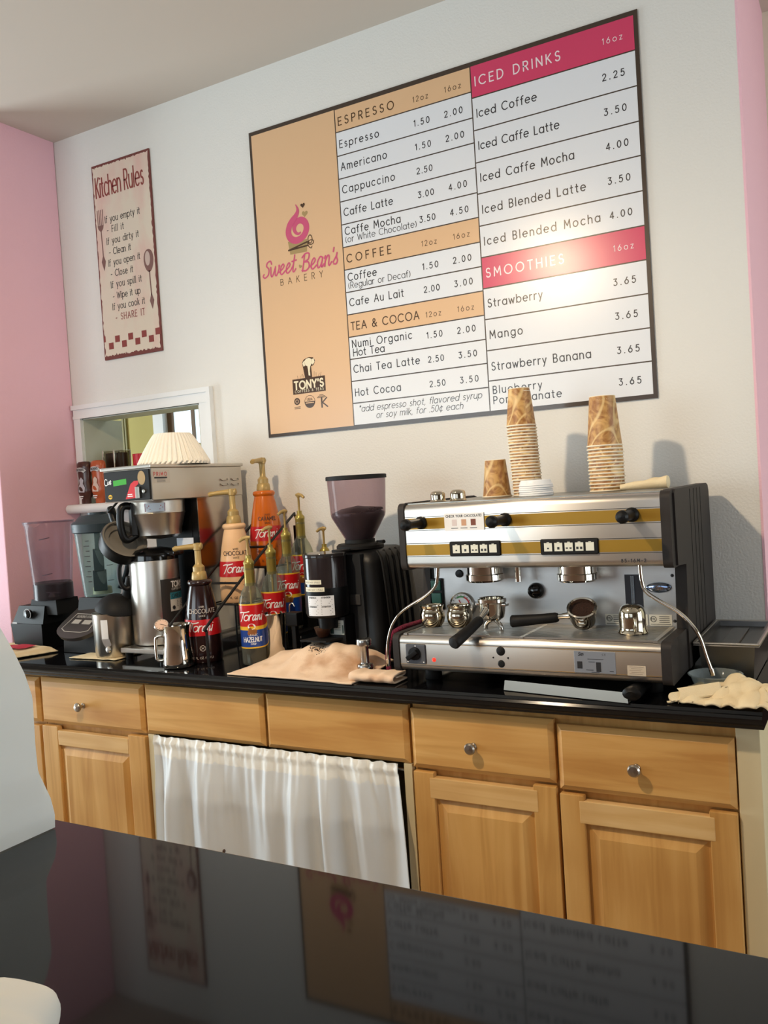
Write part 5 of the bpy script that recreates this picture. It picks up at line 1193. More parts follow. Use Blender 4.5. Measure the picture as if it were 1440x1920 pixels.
def sauce(label, x, y, z, body, az_sp, tcol, flavour, top, red=(.085, .135), txtcol=None, az=None, extra=None):
    r = thing('sauce_bottle', label, 'sauce bottle', (x, y, z), 'sauce bottles on the wire rack')
    g = G(); g.lathe([(.0001, 0)] + [(sauceR(h), h) for h in (.0, .006, .035, .07, .095, .12, .145, .17, .195, .215, .238)] + [(.0365, .241), (.0385, .246), (.0385, .250), (.0355, .255), (.030, .257), (.0001, .257)], (x, y, z), 40)
    b = mk('bottle_body', g, body, r, smooth=50)
    a = az if az is not None else math.atan2(-2.55 - y, -x)
    RR = lambda zz: sauceR(zz - z) + .0007
    mp = on_cyl(x, y, z, RR, a)
    g = G(); w = 2 * PI * .055 * .96; g.grid(lambda p, q: mp(-w / 2 + w * p, red[0] + (red[1] - red[0]) * q), 40, 8); lb = mk('red_band', g, REDL, r, smooth=50)
    mp2 = on_cyl(x, y, z, lambda zz: RR(zz) + .0006, a)
    g = G(); script_torani(g, mp2, -.046, red[0] + .014, .0255); mk('brand_script', g, WHITE, lb, smooth=0)
    g = G()
    text(g, flavour, .0125, mp2, x=0, z=red[1] + .020, wt=.15, align='c', serif=.09, sx=.82); text(g, top, .0052, mp2, x=0, z=red[1] + .037, wt=.14, align='c'); text(g, 'SAUCE', .0052, mp2, x=0, z=red[1] + .009, wt=.14, align='c')
    mk('flavour_lettering', g, tcol, b, smooth=0)
    g = G()
    if extra == 'lines':
        for i in range(3): ribbon(g, [(-.045, .070 - i * .006), (.040 - .01 * i, .070 - i * .006)], .0014, mp2)
    text(g, 'FL. OZ. (1.89 L)', .0065, mp2, x=.0, z=.014, wt=.14, align='c')
    if extra == 'seal': ring(g, -.004, .047, .0085, .0016, mp2); ribbon(g, [(-.008, .044), (.0, .050)], .0016, mp2); ribbon(g, [(-.008, .050), (.0, .044)], .0012, mp2)
    mk('small_print', g, tcol, b, smooth=0)
    pump(r, x, y, z + .2565, 1, az_sp, True)
    return r
sauce('dark chocolate sauce bottle with red band and gold pump at the front of the rack', -1.872, -.450, .9165, mat('dark_chocolate_plastic', (40, 22, 22), .16), math.radians(205), mat('pale_grey_print', (196, 186, 178), .4), 'CHOCOLATE', 'DARK', extra='seal')
sauce('white chocolate sauce bottle, cream with red band and gold pump, on the middle tier', -1.850, -.290, 1.082, mat('cream_plastic', (240, 196, 150), .25), math.radians(205), mat('dark_brown_print', (66, 44, 34), .4), 'CHOCOLATE', 'WHITE', extra='lines')
sauce('orange caramel sauce bottle with gold pump on the top tier of the rack', -1.848, -.120, 1.184, mat('caramel_plastic', (206, 104, 26), .18), math.radians(-78), mat('dark_brown_print', (66, 44, 34), .4), 'CARAMEL', 'SAUCE', az=math.radians(-46), extra='lines')

GLASS = thin('clear_bottle_glass', (150, 152, 140), .14, .05, (236, 240, 228))
def syrup_prof(): return [(.0001, .001), (.034, .001), (.0365, .004), (.0370, .010), (.0370, .190), (.0350, .202), (.0270, .222), (.0185, .236), (.0145, .250), (.0140, .285), (.0155, .286), (.0155, .292), (.0130, .293)]
def syrup(label, x, y, z, flavour=None, az=None, fill=.055, spin=0.0):
    r = thing('syrup_bottle', label, 'syrup bottle', (x, y, z), 'clear syrup bottles with gold pumps')
    g = G(); g.lathe([(a, z + b) for a, b in syrup_prof()], (x, y, 0), 32); b = mk('bottle_glass', g, GLASS, r, smooth=50)
    g = G(); g.lathe([(.0001, z + .003), (.0345, z + .003), (.0352, z + .010), (.0352, z + fill), (.0001, z + fill)], (x, y, 0), 24); mk('syrup', g, mat('dark_syrup', (34, 20, 14), .15), b)
    g = G(); g.lathe([(.0028, z + .02), (.0028, z + .24)], (x, y, 0), 10); mk('dip_tube', g, GOLDP, b)
    a = az if az is not None else math.atan2(-2.55 - y, -x) - .02
    mp = on_cyl(x, y, z, .0378, a); mp2 = on_cyl(x, y, z, .0384, a); W2 = .074
    g = G(); g.grid(lambda p, q: mp(-W2 + 2 * W2 * p, .118 + .064 * q), 24, 2); g.grid(lambda p, q: mp(-W2 + 2 * W2 * p, .107 + .011 * q), 24, 1, 1); g.grid(lambda p, q: mp(-W2 + 2 * W2 * p, .056 + .051 * q), 24, 2, 2)
    g.grid(lambda p, q: mp(-W2 + 2 * W2 * p, .182 + .004 * q), 24, 1, 1); g.grid(lambda p, q: mp(-W2 + 2 * W2 * p, .052 + .004 * q), 24, 1, 1)
    l = mk('label', g, [REDL, YELL, BLUEL], r, smooth=50)
    g = G(); script_torani(g, mp2, -.040, .1365, .0245); mk('brand_script', g, WHITE, l, smooth=0)
    g = G()   # small picture of nuts on the label's middle
    for i in range(9): disc(g, -.012 + .006 * (i % 4) + .002 * (i // 4), .098 + .006 * (i // 4), .0052, mp2, n=10)
    mk('label_picture', g, mat('nut_brown_print', (150, 92, 44), .4), l, smooth=0)
    g = G(); disc(g, -.003, .118, .012, on_cyl(x, y, z, .0382, a), ry=.009, n=16); mk('label_cream_spot', g, WHITE, l, smooth=0)
    if flavour:
        g = G(); text(g, 'CLASSIC', .0055, mp2, x=0, z=.090, wt=.16, align='c'); text(g, flavour, .0135, mp2, .060, x=-.031, z=.072, wt=.16, sx=.70, serif=.06); text(g, 'SYRUP', .0048, mp2, x=0, z=.063, wt=.16, align='c'); mk('flavour_lettering', g, WHITE, l, smooth=0)
    pump(r, x, y, z + .300, 1, spin)
    return r
syrup('hazelnut syrup bottle with red, yellow and blue label, nearest of the pump bottles', -1.666, -.458, .9165, 'HAZELNUT', spin=math.radians(205))
syrup('syrup bottle directly behind the hazelnut bottle, above the steel pitcher', -1.655, -.360, .940, spin=math.radians(240))
syrup('third clear syrup bottle from the front, its red label behind the black pitcher handle', -1.664, -.262, .986, spin=math.radians(250))
syrup('rearmost clear syrup bottle at the top of the rack, against the wall', -1.676, -.160, 1.036, spin=math.radians(-10))
syrup('syrup bottle behind the grinder with only its gold pump showing left of the hopper', -1.642, -.075, .9165, spin=math.radians(190))
syrup('syrup bottle hidden behind the grinder, pump tip showing beside the hopper cone', -1.530, -.075, .9165, spin=math.radians(190))
# rack: two sloping sides, cross rails and shelves
r = thing('bottle_rack', 'black stepped wire rack carrying the sauce and syrup bottles', 'rack', (-1.80, -.30, .9155))
for x in (-1.930, -1.782):
    g = G(); g.tube(smoothpath([(x, -.535, .918), (x, -.535, 1.02), (x, -.525, 1.045), (x, -.279, 1.210), (x, -.06, 1.343), (x, -.043, 1.350), (x, -.034, 1.340), (x, -.030, 1.30), (x, -.028, .918)]), .0045, 8); mk('side_wire', g, WIREB, r, smooth=60)
for y, z in ((-.365, 1.150), (-.200, 1.252)):
    g = G(); g.tube([(-1.930, y, z), (-1.782, y, z)], .004, 8); mk('cross_rail', g, WIREB, r, smooth=60)
for y0, y1, z in ((-.355, -.215, 1.0790), (-.190, -.035, 1.1810)):
    g = G()
    for k in range(5): g.tube([(-1.925 + .0345 * k, y0, z), (-1.925 + .0345 * k, y1, z)], .0025, 6)
    for y in (y0, y1): g.tube([(-1.930, y, z), (-1.782, y, z)], .003, 6)
    for x in (-1.930, -1.782):
        for y in (y0, y1): g.tube([(x, y, z), (x, y, .918)], .003, 6)
    mk('wire_shelf', g, WIREB, r, smooth=60)
g = G(); g.box(-1.735, -1.600, -.405, -.310, .932, .9385); g.box(-1.735, -1.600, -.309, -.213, .974, .9845); g.box(-1.735, -1.600, -.212, -.112, 1.024, 1.0345); g.box(-1.735, -1.600, -.114, -.110, .918, 1.024); g.box(-1.735, -1.600, -.405, -.401, .918, .932); g.box(-1.735, -1.600, -.309, -.306, .9385, .974); g.box(-1.735, -1.600, -.212, -.209, .9845, 1.024)
mk('stepped_shelf', g, BLACKP, r)
g = G(); g.box(-1.800, -1.768, -.026, -.020, .92, 1.312); mk('back_strap', g, BLACKP, r)
# steel pitcher with black handle, in front of the rack
r = thing('steel_pitcher', 'tall steel pitcher with black handle standing left of the tan towel', 'pitcher', (-1.683, -.345, .9155))
px_, py_ = -1.664, -.512
g = G(); g.lathe([(.0001, .918), (.0310, .918), (.033, .921), (.0375, 1.060), (.0385, 1.063), (.0380, 1.065), (.0365, 1.062), (.0320, .924), (.0001, .922)], (px_ + .045, py_ + .098, 0), 32); mk('pitcher_body', g, CHROME, r, smooth=50)
hx, hy = px_ + .108, py_ + .118
g = G(); g.box(hx - .022, hx + .022, hy - .018, hy + .018, 1.024, 1.066, bev=.005); g.box(hx - .008, hx + .009, hy - .010, hy + .010, .935, 1.03, bev=.004); mk('handle', g, BLACKP, r)
g = G(); g.tube(smoothpath([(hx - .016, hy, 1.064), (hx - .014, hy, 1.086), (hx - .003, hy, 1.092), (hx + .004, hy, 1.082)]), .0022, 8); mk('lid_wire', g, CHROME, r, smooth=60)

# ================================================================ MILK PITCHER WITH THERMOMETER
r = thing('milk_pitcher', 'shiny bell-shaped milk pitcher at the counter front, left of the chocolate sauce', 'pitcher', (-1.882, -.520, .9155))
mx_, my_ = -1.889, -.548
g = G(); g.lathe([(.0001, .9165), (.044, .9165), (.047, .919), (.0485, .930), (.0475, .950), (.0425, .985), (.041, 1.010), (.0425, 1.030), (.0455, 1.042), (.0465, 1.046), (.0452, 1.046), (.041, 1.032), (.0395, 1.010), (.041, .985), (.046, .950), (.046, .930), (.0001, .922)], (mx_, my_, 0), 40); mk('pitcher_body', g, CHROME, r, smooth=50)
g = G(); c, s_ = math.cos(math.radians(200)), math.sin(math.radians(200))
hp = smoothpath([(.040, 1.010), (.055, 1.012), (.068, 1.008), (.072, .995), (.072, .950), (.068, .936), (.052, .936), (.045, .937)])
g.tube([(mx_ + q * c, my_ + q * s_, z) for q, z in hp], .0048, 8); mk('handle', g, CHROME, r, smooth=60)
t = thing('milk_thermometer', 'small dial thermometer resting in the milk pitcher', 'thermometer', (mx_ - .035, my_ - .03, 1.04))
g = G(); g.X = Matrix.Translation((mx_ - .030, my_ - .034, 1.049)) @ Matrix.Rotation(math.radians(30), 4, 'Y') @ Matrix.Rotation(math.radians(32), 4, 'X')
g.lathe([(.0001, -.004), (.021, -.004), (.0225, 0), (.021, .003), (.0195, .003)], (0, 0, 0), 24); d = mk('dial_case', g, CHROME, t)
g = G(); g.X = Matrix.Translation((mx_ - .030, my_ - .034, 1.049)) @ Matrix.Rotation(math.radians(30), 4, 'Y') @ Matrix.Rotation(math.radians(32), 4, 'X'); g.lathe([(.0001, .0026), (.0196, .0026)], (0, 0, 0), 24); f_ = mk('dial_face', g, mat('dial_cream', (224, 190, 168), .4), d)
g = G(); g.X = Matrix.Translation((mx_ - .030, my_ - .034, 1.049)) @ Matrix.Rotation(math.radians(30), 4, 'Y') @ Matrix.Rotation(math.radians(32), 4, 'X'); ribbon(g, [(-.004, -.002), (.013, .006)], .0016, lambda u, v: (u, v, .0032))
for a in range(0, 360, 30): ribbon(g, [(.015 * math.cos(math.radians(a)), .015 * math.sin(math.radians(a))), (.018 * math.cos(math.radians(a)), .018 * math.sin(math.radians(a)))], .001, lambda u, v: (u, v, .0032))
mk('dial_marks', g, INKB, d)
g = G(); g.tube([(mx_ - .026, my_ - .030, 1.043), (mx_ + .004, my_ + .006, .955)], .0018, 8); mk('probe', g, CHROME, t, smooth=60)

# ================================================================ COFFEE BREWER, FILTERS, AIRPOT
r = thing('coffee_brewer', 'tall stainless coffee brewer with black control panel and brew basket', 'coffee maker', (-2.105, -.27, .9155))
g = G(); g.box(-2.212, -2.000, -.498, -.045, 1.431, 1.535, bev=.002, seg=1); mk('head_housing', g, STEEL, r)
g = G(); g.box(-2.219, -1.994, -.506, -.040, 1.535, 1.546, bev=.003); mk('lid_plate', g, STEEL, r)
g = G()
for z in (1.468, 1.486):
    for k in range(2):
        y = -.165 + .060 * k; g.tube([(-1.9995, y, z + .006), (-1.994, y + .004, z), (-1.994, y + .034, z), (-1.9995, y + .038, z + .006)], .0018, 6)
mk('vent_louvre', g, STEEL, r, smooth=60)
g = G(); g.box(-2.206, -2.004, -.5035, -.498, 1.434, 1.532, bev=.002, seg=1); p = mk('control_panel', g, mat('control_panel_black', (20, 19, 20), .3), r)
q = flat(0, 0, -.5040)
g = G(); poly(g, [(-2.163, 1.484), (-2.104, 1.488), (-2.104, 1.506), (-2.163, 1.502)], q); mk('display', g, mat('green_display', (58, 150, 52), .3, emit=.35), p)
g = G()
script = smoothpath([(-2.190, 1.506), (-2.198, 1.508), (-2.203, 1.497), (-2.198, 1.488), (-2.190, 1.490)])
ribbon(g, script, .0022, q); text(g, 'urtis', .014, q, .016, x=-2.190, z=1.491, wt=.14, slant=.3); mk('logo_script', g, WHITE, p)
g = G(); disc(g, -2.037, 1.505, .0165, q, ry=.0225, n=28); mk('gold_oval', g, mat('gold_oval', (168, 140, 92), .4), p)
g = G(); poly(g, [(-2.112, 1.440), (-2.068, 1.442), (-2.066, 1.478), (-2.052, 1.486), (-2.052, 1.497), (-2.070, 1.497), (-2.086, 1.488)], q); m_ = mk('red_switch_mark', g, mat('panel_red', (206, 32, 42), .35), p)
g = G(); ribbon(g, [(-2.100, 1.454), (-2.082, 1.4545)], .003, flat(0, 0, -.5044)); ribbon(g, [(-2.101, 1.448), (-2.080, 1.4485)], .003, flat(0, 0, -.5044)); mk('mark_lettering', g, WHITE, m_)
g = G(); g.box(-2.061, -2.043, -.512, -.503, 1.440, 1.478, bev=.002); mk('toggle_switch', g, STEELD, p)
g = G(); g.lathe([(.0001, -.007), (.006, -.006), (.007, 0)], (-2.027, -.503, 1.462), 16, 0, 'Y'); mk('push_button', g, STEELD, p)
g = G(); disc(g, -2.180, 1.450, .009, q, ry=.0075); mk('yellow_sticker', g, YELL, p)
g = G(); ribbon(g, [(-2.185, 1.450), (-2.175, 1.450)], .003, flat(0, 0, -.5044)); mk('sticker_print', g, INK, p)
XS = lambda y0, z0: (lambda u, v: (-1.9993, y0 + u, z0 + v))
g = G(); patch(g, 0, .075, 0, .042, XS(-.490, 1.485)); p = mk('service_sticker', g, mat('service_sticker', (196, 188, 176), .5), r)
g = G(); text(g, 'PRIMO', .012, lambda u, v: (-1.9988, -.487 + u, 1.508 + v), .058, wt=.18); mk('sticker_lettering', g, mat('sticker_red', (196, 70, 70), .5), p)
g = G(); poly(g, [(-1.9988, -.486, 1.500), (-1.9988, -.428, 1.500), (-1.9988, -.428, 1.505), (-1.9988, -.486, 1.505)], lambda a, b, c: (a, b, c))
for i in range(3): ribbon(g, [(.012, -i * .004), (.05, -i * .004)], .001, lambda u, v: (-1.9988, -.487 + u, 1.497 + v))
mk('sticker_print', g, INK, p)
g = G(); g.box(-2.200, -2.000, -.290, -.050, .966, 1.431); mk('column', g, STEELP, r)
g = G(); g.box(-2.196, -2.030, -.2925, -.289, .97, 1.43); g.box(-2.03, -2.004, -.2915, -.289, .97, 1.43); mk('column_face', g, BLACKP, r)
g = G(); g.box(-2.182, -1.990, -.505, -.045, .938, .954, bev=.002); g.box(-2.20, -2.02, -.29, -.06, .954, .966); mk('base_plate', g, STEEL, r)
for x in (-2.165, -2.015):
    for y in (-.485, -.07): g = G(); g.lathe([(.0001, .9155), (.012, .9155), (.014, .938), (.0001, .938)], (x, y, 0), 14); mk('foot', g, BLACKP, r)
bx, by = -2.103, -.372
g = G(); g.lathe([(.0001, 1.430), (.0885, 1.430), (.0895, 1.427), (.0885, 1.392), (.0900, 1.388), (.0880, 1.384), (.0800, 1.350), (.0755, 1.335), (.0740, 1.316), (.0600, 1.306), (.0001, 1.300)], (bx, by, 0), 40); p = mk('brew_basket', g, STEEL, r, smooth=35)
g = G(); g.X = Matrix.Translation((bx, by, 0)) @ Matrix.Rotation(math.radians(-118), 4, 'Z')
g.tube(smoothpath([(.080, 0, 1.412), (.108, 0, 1.418), (.124, 0, 1.406), (.128, 0, 1.360), (.122, 0, 1.320), (.108, 0, 1.306), (.076, 0, 1.322)]), .0125, 10); g.box(.076, .095, -.016, .016, 1.318, 1.425, bev=.003); mk('basket_handle', g, BLACKP, p, smooth=60)
mp = on_cyl(bx, by, 0, .0903, math.radians(-52)); g = G(); patch(g, -.034, .034, 1.394, 1.422, mp); s_ = mk('caution_sticker', g, mat('caution_white', (206, 216, 226), .4), p)
g = G(); mp = on_cyl(bx, by, 0, .0908, math.radians(-52)); ribbon(g, [(-.032, 1.396), (.032, 1.396), (.032, 1.420), (-.032, 1.420), (-.032, 1.396)], .0014, mp); ribbon(g, [(-.020, 1.413), (.020, 1.413)], .0026, mp); ribbon(g, [(-.025, 1.4075), (.026, 1.4075)], .0026, mp); ribbon(g, [(-.016, 1.402), (.017, 1.402)], .002, mp); mk('sticker_lettering', g, mat('caution_red', (176, 60, 70), .5), s_)
# stacked paper filters on top, open side down
first = None
for k in range(4):
    g = G(); R0, R1, H0 = .062, .118, .098
    def fl(a, b):
        th = 2 * PI * a; rr = R0 + (R1 - R0) * b; am = (.0005 + .0040 * b)
        rr += am * math.sin(42 * th)
        return (rr * math.cos(th), rr * math.sin(th), H0 * (1 - b ** 1.15))
    if first is None:
        g.grid(fl, 336, 8); g.lathe([(.0001, H0), (.0622, H0)], (0, 0, 0), 48)
        first = mk('coffee_filter', g, FILTER, org=(0, 0, 0), smooth=60); o = first
    else: o = first.copy(); C.objects.link(o)
    o.location = (-2.083, -.300, 1.5463 + .0032 * k); o.rotation_euler = (0, 0, .037 * k)
    tag(o, 'outermost white fluted paper filter upside down on the coffee brewer' if k == 3 else 'white paper filter nested under the outermost one on the coffee brewer', 'coffee filter', 'paper filters on the brewer')
# airpot under the basket
r = thing('airpot', 'steel airpot with dark coffee label standing under the brew basket', 'airpot', (-2.115, -.385, .954))
ax, ay = -2.118, -.392
g = G(); g.lathe([(.0001, .9545), (.074, .9545), (.080, .958), (.081, .966), (.081, 1.228), (.079, 1.236), (.0001, 1.236)], (ax, ay, 0), 48); b = mk('steel_body', g, STEEL, r)
g = G(); g.lathe([(.0001, 1.275), (.030, 1.275), (.060, 1.268), (.078, 1.256), (.0805, 1.246), (.0805, 1.234), (.076, 1.230)], (ax, ay, 0), 40); g.box(ax - .01, ax + .11, ay - .02, ay + .03, 1.246, 1.262, bev=.004); mk('airpot_lid', g, BLACKG, r)
g = G(); g.X = Matrix.Translation((ax, ay, 0)) @ Matrix.Rotation(math.radians(-135), 4, 'Z')
g.tube(smoothpath([(.076, 0, 1.248), (.096, 0, 1.244), (.112, 0, 1.215), (.112, 0, 1.170), (.098, 0, 1.145), (.082, 0, 1.146)]), .008, 10); mk('carry_handle', g, BLACKP, r, smooth=60)
AZ = math.radians(16); mp = on_cyl(ax, ay, 0, .0817, AZ)
g = G(); patch(g, -.072, .055, 1.020, 1.170, mp, n=24); l = mk('coffee_label', g, mat('label_charcoal', (52, 50, 50), .4), b)
mp2 = on_cyl(ax, ay, 0, .0823, AZ)
g = G(); text(g, "TONY'S", .018, mp2, .070, x=-.034, z=1.142, wt=.24); text(g, 'COFFEES & TEAS', .0062, mp2, .066, x=-.034, z=1.132, wt=.14); mk('label_lettering', g, WHITE, l, smooth=0)
g = G(); patch(g, -.042, .030, 1.062, 1.118, mp2); s_ = mk('roast_sticker', g, mat('roast_sticker', (222, 222, 216), .45), l)
mp3 = on_cyl(ax, ay, 0, .0829, AZ)
g = G(); patch(g, -.042, .030, 1.102, 1.124, mp3); mk('teal_band', g, mat('teal_band', (44, 128, 148), .4), s_)
mp4 = on_cyl(ax, ay, 0, .0834, AZ); g = G(); text(g, 'CAFE C', .0115, mp4, .045, x=-.036, z=1.107, wt=.16)
for i in range(4): ribbon(g, [(-.014, 1.095 - i * .006), (.022 - .006 * (i % 2), 1.095 - i * .006)], .0014, mp4)
disc(g, -.030, 1.074, .0065, mp4); mk('sticker_lettering', g, INK, s_, smooth=0)
g = G(); g.box(ax + .045, ax + .118, ay + .068, ay + .070, 1.268, 1.298); s_ = mk('instruction_tag', g, mat('tag_white', (222, 228, 236), .5), r)
# spare black brew basket hanging, tilted, left of the airpot
r = thing('spare_brew_basket', 'black plastic brew basket hung tilted left of the steel one, grey inside showing', 'brew basket', (-2.235, -.43, 1.31))
g = G(); g.X = Matrix.Translation((-2.178, -.460, 1.305)) @ Matrix.Rotation(math.radians(-15), 4, 'Z') @ Matrix.Rotation(math.radians(51), 4, 'Y')
g.lathe([(.076, .010), (.0775, .006), (.0775, -.004), (.072, -.040), (.058, -.046), (.0001, -.046)], (0, 0, 0), 40); p = mk('basket_shell', g, BLACKP, r)
XM = g.X
g = G(); g.X = XM; g.lathe([(.076, .010), (.070, .010), (.066, .000), (.050, -.003), (.048, -.010), (.0001, -.012)], (0, 0, 0), 40); mk('basket_inside', g, mat('worn_grey_plastic', (116, 110, 100), .5), p)
g = G(); g.X = XM; g.tube([(-.066, 0, -.004), (-.090, 0, .000), (-.128, 0, .008), (-.136, 0, .010)], [.013, .014, .014, .010], 12)
mk('basket_handle', g, BLACKP, p, smooth=60)
g = G(); g.tube([(-2.240, -.462, 1.40), (-2.205, -.450, 1.434)], .004, 8); mk('hook', g, WIREB, r)
# little steel server with black spout lid left of the brewer
r = thing('coffee_server', 'small brushed steel server with tilted black funnel lid left of the brewer', 'server', (-2.275, -.41, .9205))
sx_, sy_ = -2.252, -.462
g = G(); g.lathe([(.0001, .921), (.060, .921), (.064, .925), (.068, 1.062), (.0695, 1.066), (.067, 1.066), (.062, 1.060), (.0001, 1.055)], (sx_, sy_, 0), 40); b = mk('server_body', g, STEEL, r, smooth=45)
mp = on_cyl(sx_, sy_, 0, lambda z: .0645 + (z - .925) * .0285 + .0008, math.radians(-68)); g = G(); patch(g, -.014, .010, .985, 1.048, mp, n=6); mk('paper_strip', g, WHITE, b)
g = G(); mp = on_cyl(sx_, sy_, 0, .0672, math.radians(-68)); poly(g, [(-.016, .985), (.012, .985), (.018, .965), (.004, .950), (-.008, .966)], mp); g.lathe([(.0001, -.006), (.009, -.005), (.011, 0)], mp(.008, .950), 16, 0, 'Y'); mk('latch', g, STEEL, b)
g = G(); g.X = Matrix.Translation((sx_ + .010, sy_ + .006, 1.066)) @ Matrix.Rotation(math.radians(12), 4, 'Y')
g.lathe([(.066, .0), (.070, .004), (.068, .016), (.052, .040), (.030, .054), (.020, .058), (.0001, .058)], (0, 0, 0), 36)
g.tube([(.020, .02, .046), (.026, .022, .10), (.028, .022, .122)], [.0165, .015, .014], 14); mk('funnel_lid', g, BLACKM, r, smooth=40)

# ================================================================ BLENDERS
r = thing('blender', 'black-based blender with empty lavender-tinted jar and no lid in the corner', 'blender', (-2.735, -.42, .9155))
qx, qy = -2.722, -.362
def frust(g, cx, cy, z0, w0, d0, z1, w1, d1, m=0, rot=0.0):
    vs = []
    for z, w, d in ((z0, w0, d0), (z1, w1, d1)):
        for sx, sy in ((-1, -1), (1, -1), (1, 1), (-1, 1)):
            x, y = sx * w / 2, sy * d / 2
            vs.append((cx + x * math.cos(rot) - y * math.sin(rot), cy + x * math.sin(rot) + y * math.cos(rot), z))
    g.add(vs, [(3, 2, 1, 0), (4, 5, 6, 7), (0, 1, 5, 4), (1, 2, 6, 5), (2, 3, 7, 6), (3, 0, 4, 7)], m)
ro = 0.0
g = G(); frust(g, qx, qy, .917, .150, .145, 1.010, .168, .160, 0, ro); frust(g, qx, qy + .006, 1.010, .166, .158, 1.072, .140, .110, 0, ro); mk('motor_base', g, BLACKP, r, smooth=15)
g = G(); frust(g, qx + .055, qy + .01, 1.040, .150, .11, 1.094, .130, .10, 0, ro); mk('jar_socket', g, BLACKM, r, smooth=15)
fx, fy = math.sin(ro), -math.cos(ro)
g = G(); c = Vector((qx + .004, qy - .066, 1.045)); g.X = Matrix.Translation(c) @ Matrix.Rotation(ro, 4, 'Z'); g.lathe([(.0001, -.012), (.013, -.011), (.0155, -.004), (.0155, .004)], (0, 0, 0), 20, 0, 'Y'); k = mk('speed_dial', g, BLACKG, r)
g = G(); g.X = Matrix.Translation(c) @ Matrix.Rotation(ro, 4, 'Z'); ribbon(g, arc(0, 0, .0185, .0185, -40, 200, 20), .0022, lambda u, v: (u, .003 - .012, v)); mk('dial_marks', g, mat('dial_grey', (170, 170, 170), .4), k)
g = G(); g.X = Matrix.Translation((qx, qy - .0815, 1.010)) @ Matrix.Rotation(ro, 4, 'Z'); ribbon(g, [(-.070, .003), (-.050, .003)], .006, lambda u, v: (u, 0, v)); mk('base_badge', g, mat('dial_grey', (170, 170, 170), .4), r)
def jar(root, cx, cy, z0, z1, r0, r1, rot, m, name='jar', lip=.006, n=48, notch=False):
    """squarish blender jar: rounded-square section with vertical corner flutes, open top"""
    g = G(); NZ = 14
    def rad(th, t):
        rr = r0 + (r1 - r0) * (t ** .9)
        k = 1 + .055 * math.cos(4 * (th - rot)) * -1
        if .08 < t < .9: k -= .035 * max(0, math.cos(4 * (th - rot))) ** 6
        if t > .97: rr += lip
        return rr * k
    def f(a, b):
        th = 2 * PI * a; q = rad(th, b); z = z0 + (z1 - z0) * b
        if notch and b > .9: z -= .018 * max(0, math.cos(th - math.radians(-75))) ** 30
        return (cx + q * math.cos(th), cy + q * math.sin(th), z)
    g.grid(f, n, NZ); g.add([f(i / n, 0) for i in range(n)], [tuple(range(n))])
    return mk(name, g, m, root, smooth=50)
jx, jy = -2.660, -.360
LAV = thin('lavender_plastic', (168, 160, 168), .09, .12, (232, 224, 230))
j = jar(r, jx, jy, 1.098, 1.378, .062, .083, math.radians(25), LAV, notch=True)
g = G(); g.lathe([(.066, 1.092), (.070, 1.094), (.070, 1.150), (.064, 1.156)], (jx, jy, 0), 36); mk('jar_collar', g, thin('smoky_collar', (52, 48, 52), .45, .25, (150, 142, 150)), r)
g = G(); g.lathe([(.0001, 1.10), (.02, 1.10), (.012, 1.115), (.0001, 1.118)], (jx, jy, 0), 16); g.box(jx - .035, jx + .035, jy - .006, jy + .006, 1.113, 1.116); mk('blade', g, STEEL, j)
g = G(); g.lathe([(.0885, 1.374), (.091, 1.376), (.0905, 1.380), (.0885, 1.380)], (jx, jy, 0), 40, closed=True); mk('jar_lip', g, LAV, j)
g = G(); mp = on_cyl(jx, jy, 0, .086, math.radians(-50))
for z in (1.315, 1.185): ribbon(g, smoothpath([(-.022, z), (-.004, z + .003), (.014, z + .006), (-.012, z + .001)]), .003, on_cyl(jx, jy, 0, .0835 if z > 1.25 else .074, math.radians(-50)))
mk('jar_marks', g, mat('jar_print', (78, 58, 72), .4), j, smooth=0)

r = thing('blender', 'lidded blender with blue-green measuring jar and sloping black control panel', 'blender', (-2.520, -.40, .9155))
qx, qy = -2.430, -.395
g = G(); frust(g, qx, qy + .03, .917, .180, .17, 1.000, .172, .165, 0, 0); frust(g, qx, qy + .065, 1.000, .168, .12, 1.100, .150, .10, 0, 0); mk('motor_base', g, BLACKP, r, smooth=15)
# sloping control panel with rounded front
ro = math.radians(-6); PM = Matrix.Translation((qx, qy - .015, 1.030)) @ Matrix.Rotation(ro, 4, 'Z') @ Matrix.Rotation(math.radians(36), 4, 'X')
g = G(); g.X = PM
out = [(-.095, .045), (-.106, -.035)] + [(.106 * math.cos(math.radians(a)), -.05 + .055 * math.sin(math.radians(a))) for a in range(190, 351, 16)] + [(.106, -.035), (.095, .045), (.070, .110), (-.070, .110)]
g.prism(out, -.004, .010, 'XY'); p = mk('control_panel', g, mat('control_panel_grey', (52, 46, 42), .4), r)
mpP = lambda u, v: PM @ Vector((u, v, .0108))
g = G(); ribbon(g, [(-.066, .012), (.062, .012), (.074, -.064), (.040, -.074), (-.050, -.074), (-.078, -.062), (-.066, .012)], .003, mpP)
text(g, 'BLENDING STATION', .010, mpP, .104, x=-.052, z=-.006, wt=.16)
poly(g, [(-.052, -.036), (-.010, -.036), (-.010, -.016), (-.050, -.016)], mpP); poly(g, [(.006, -.036), (.052, -.036), (.052, -.016), (.006, -.016)], mpP)
mk('panel_print', g, mat('panel_silver_print', (168, 162, 152), .4), p, smooth=0)
g = G(); text(g, 'Vita', .012, mpP, x=-.016, z=.040, wt=.13, slant=.2); poly(g, [(.052, .072), (.078, .072), (.072, .088), (.050, .088)], mpP); mk('panel_emblem', g, mat('panel_dim_print', (104, 96, 88), .4), p, smooth=0)
jx, jy = -2.432, -.335
TEAL = thin('teal_jar_plastic', (176, 204, 206), .11, .12, (212, 230, 232))
j = jar(r, jx, jy, 1.105, 1.350, .060, .082, math.radians(20), TEAL)
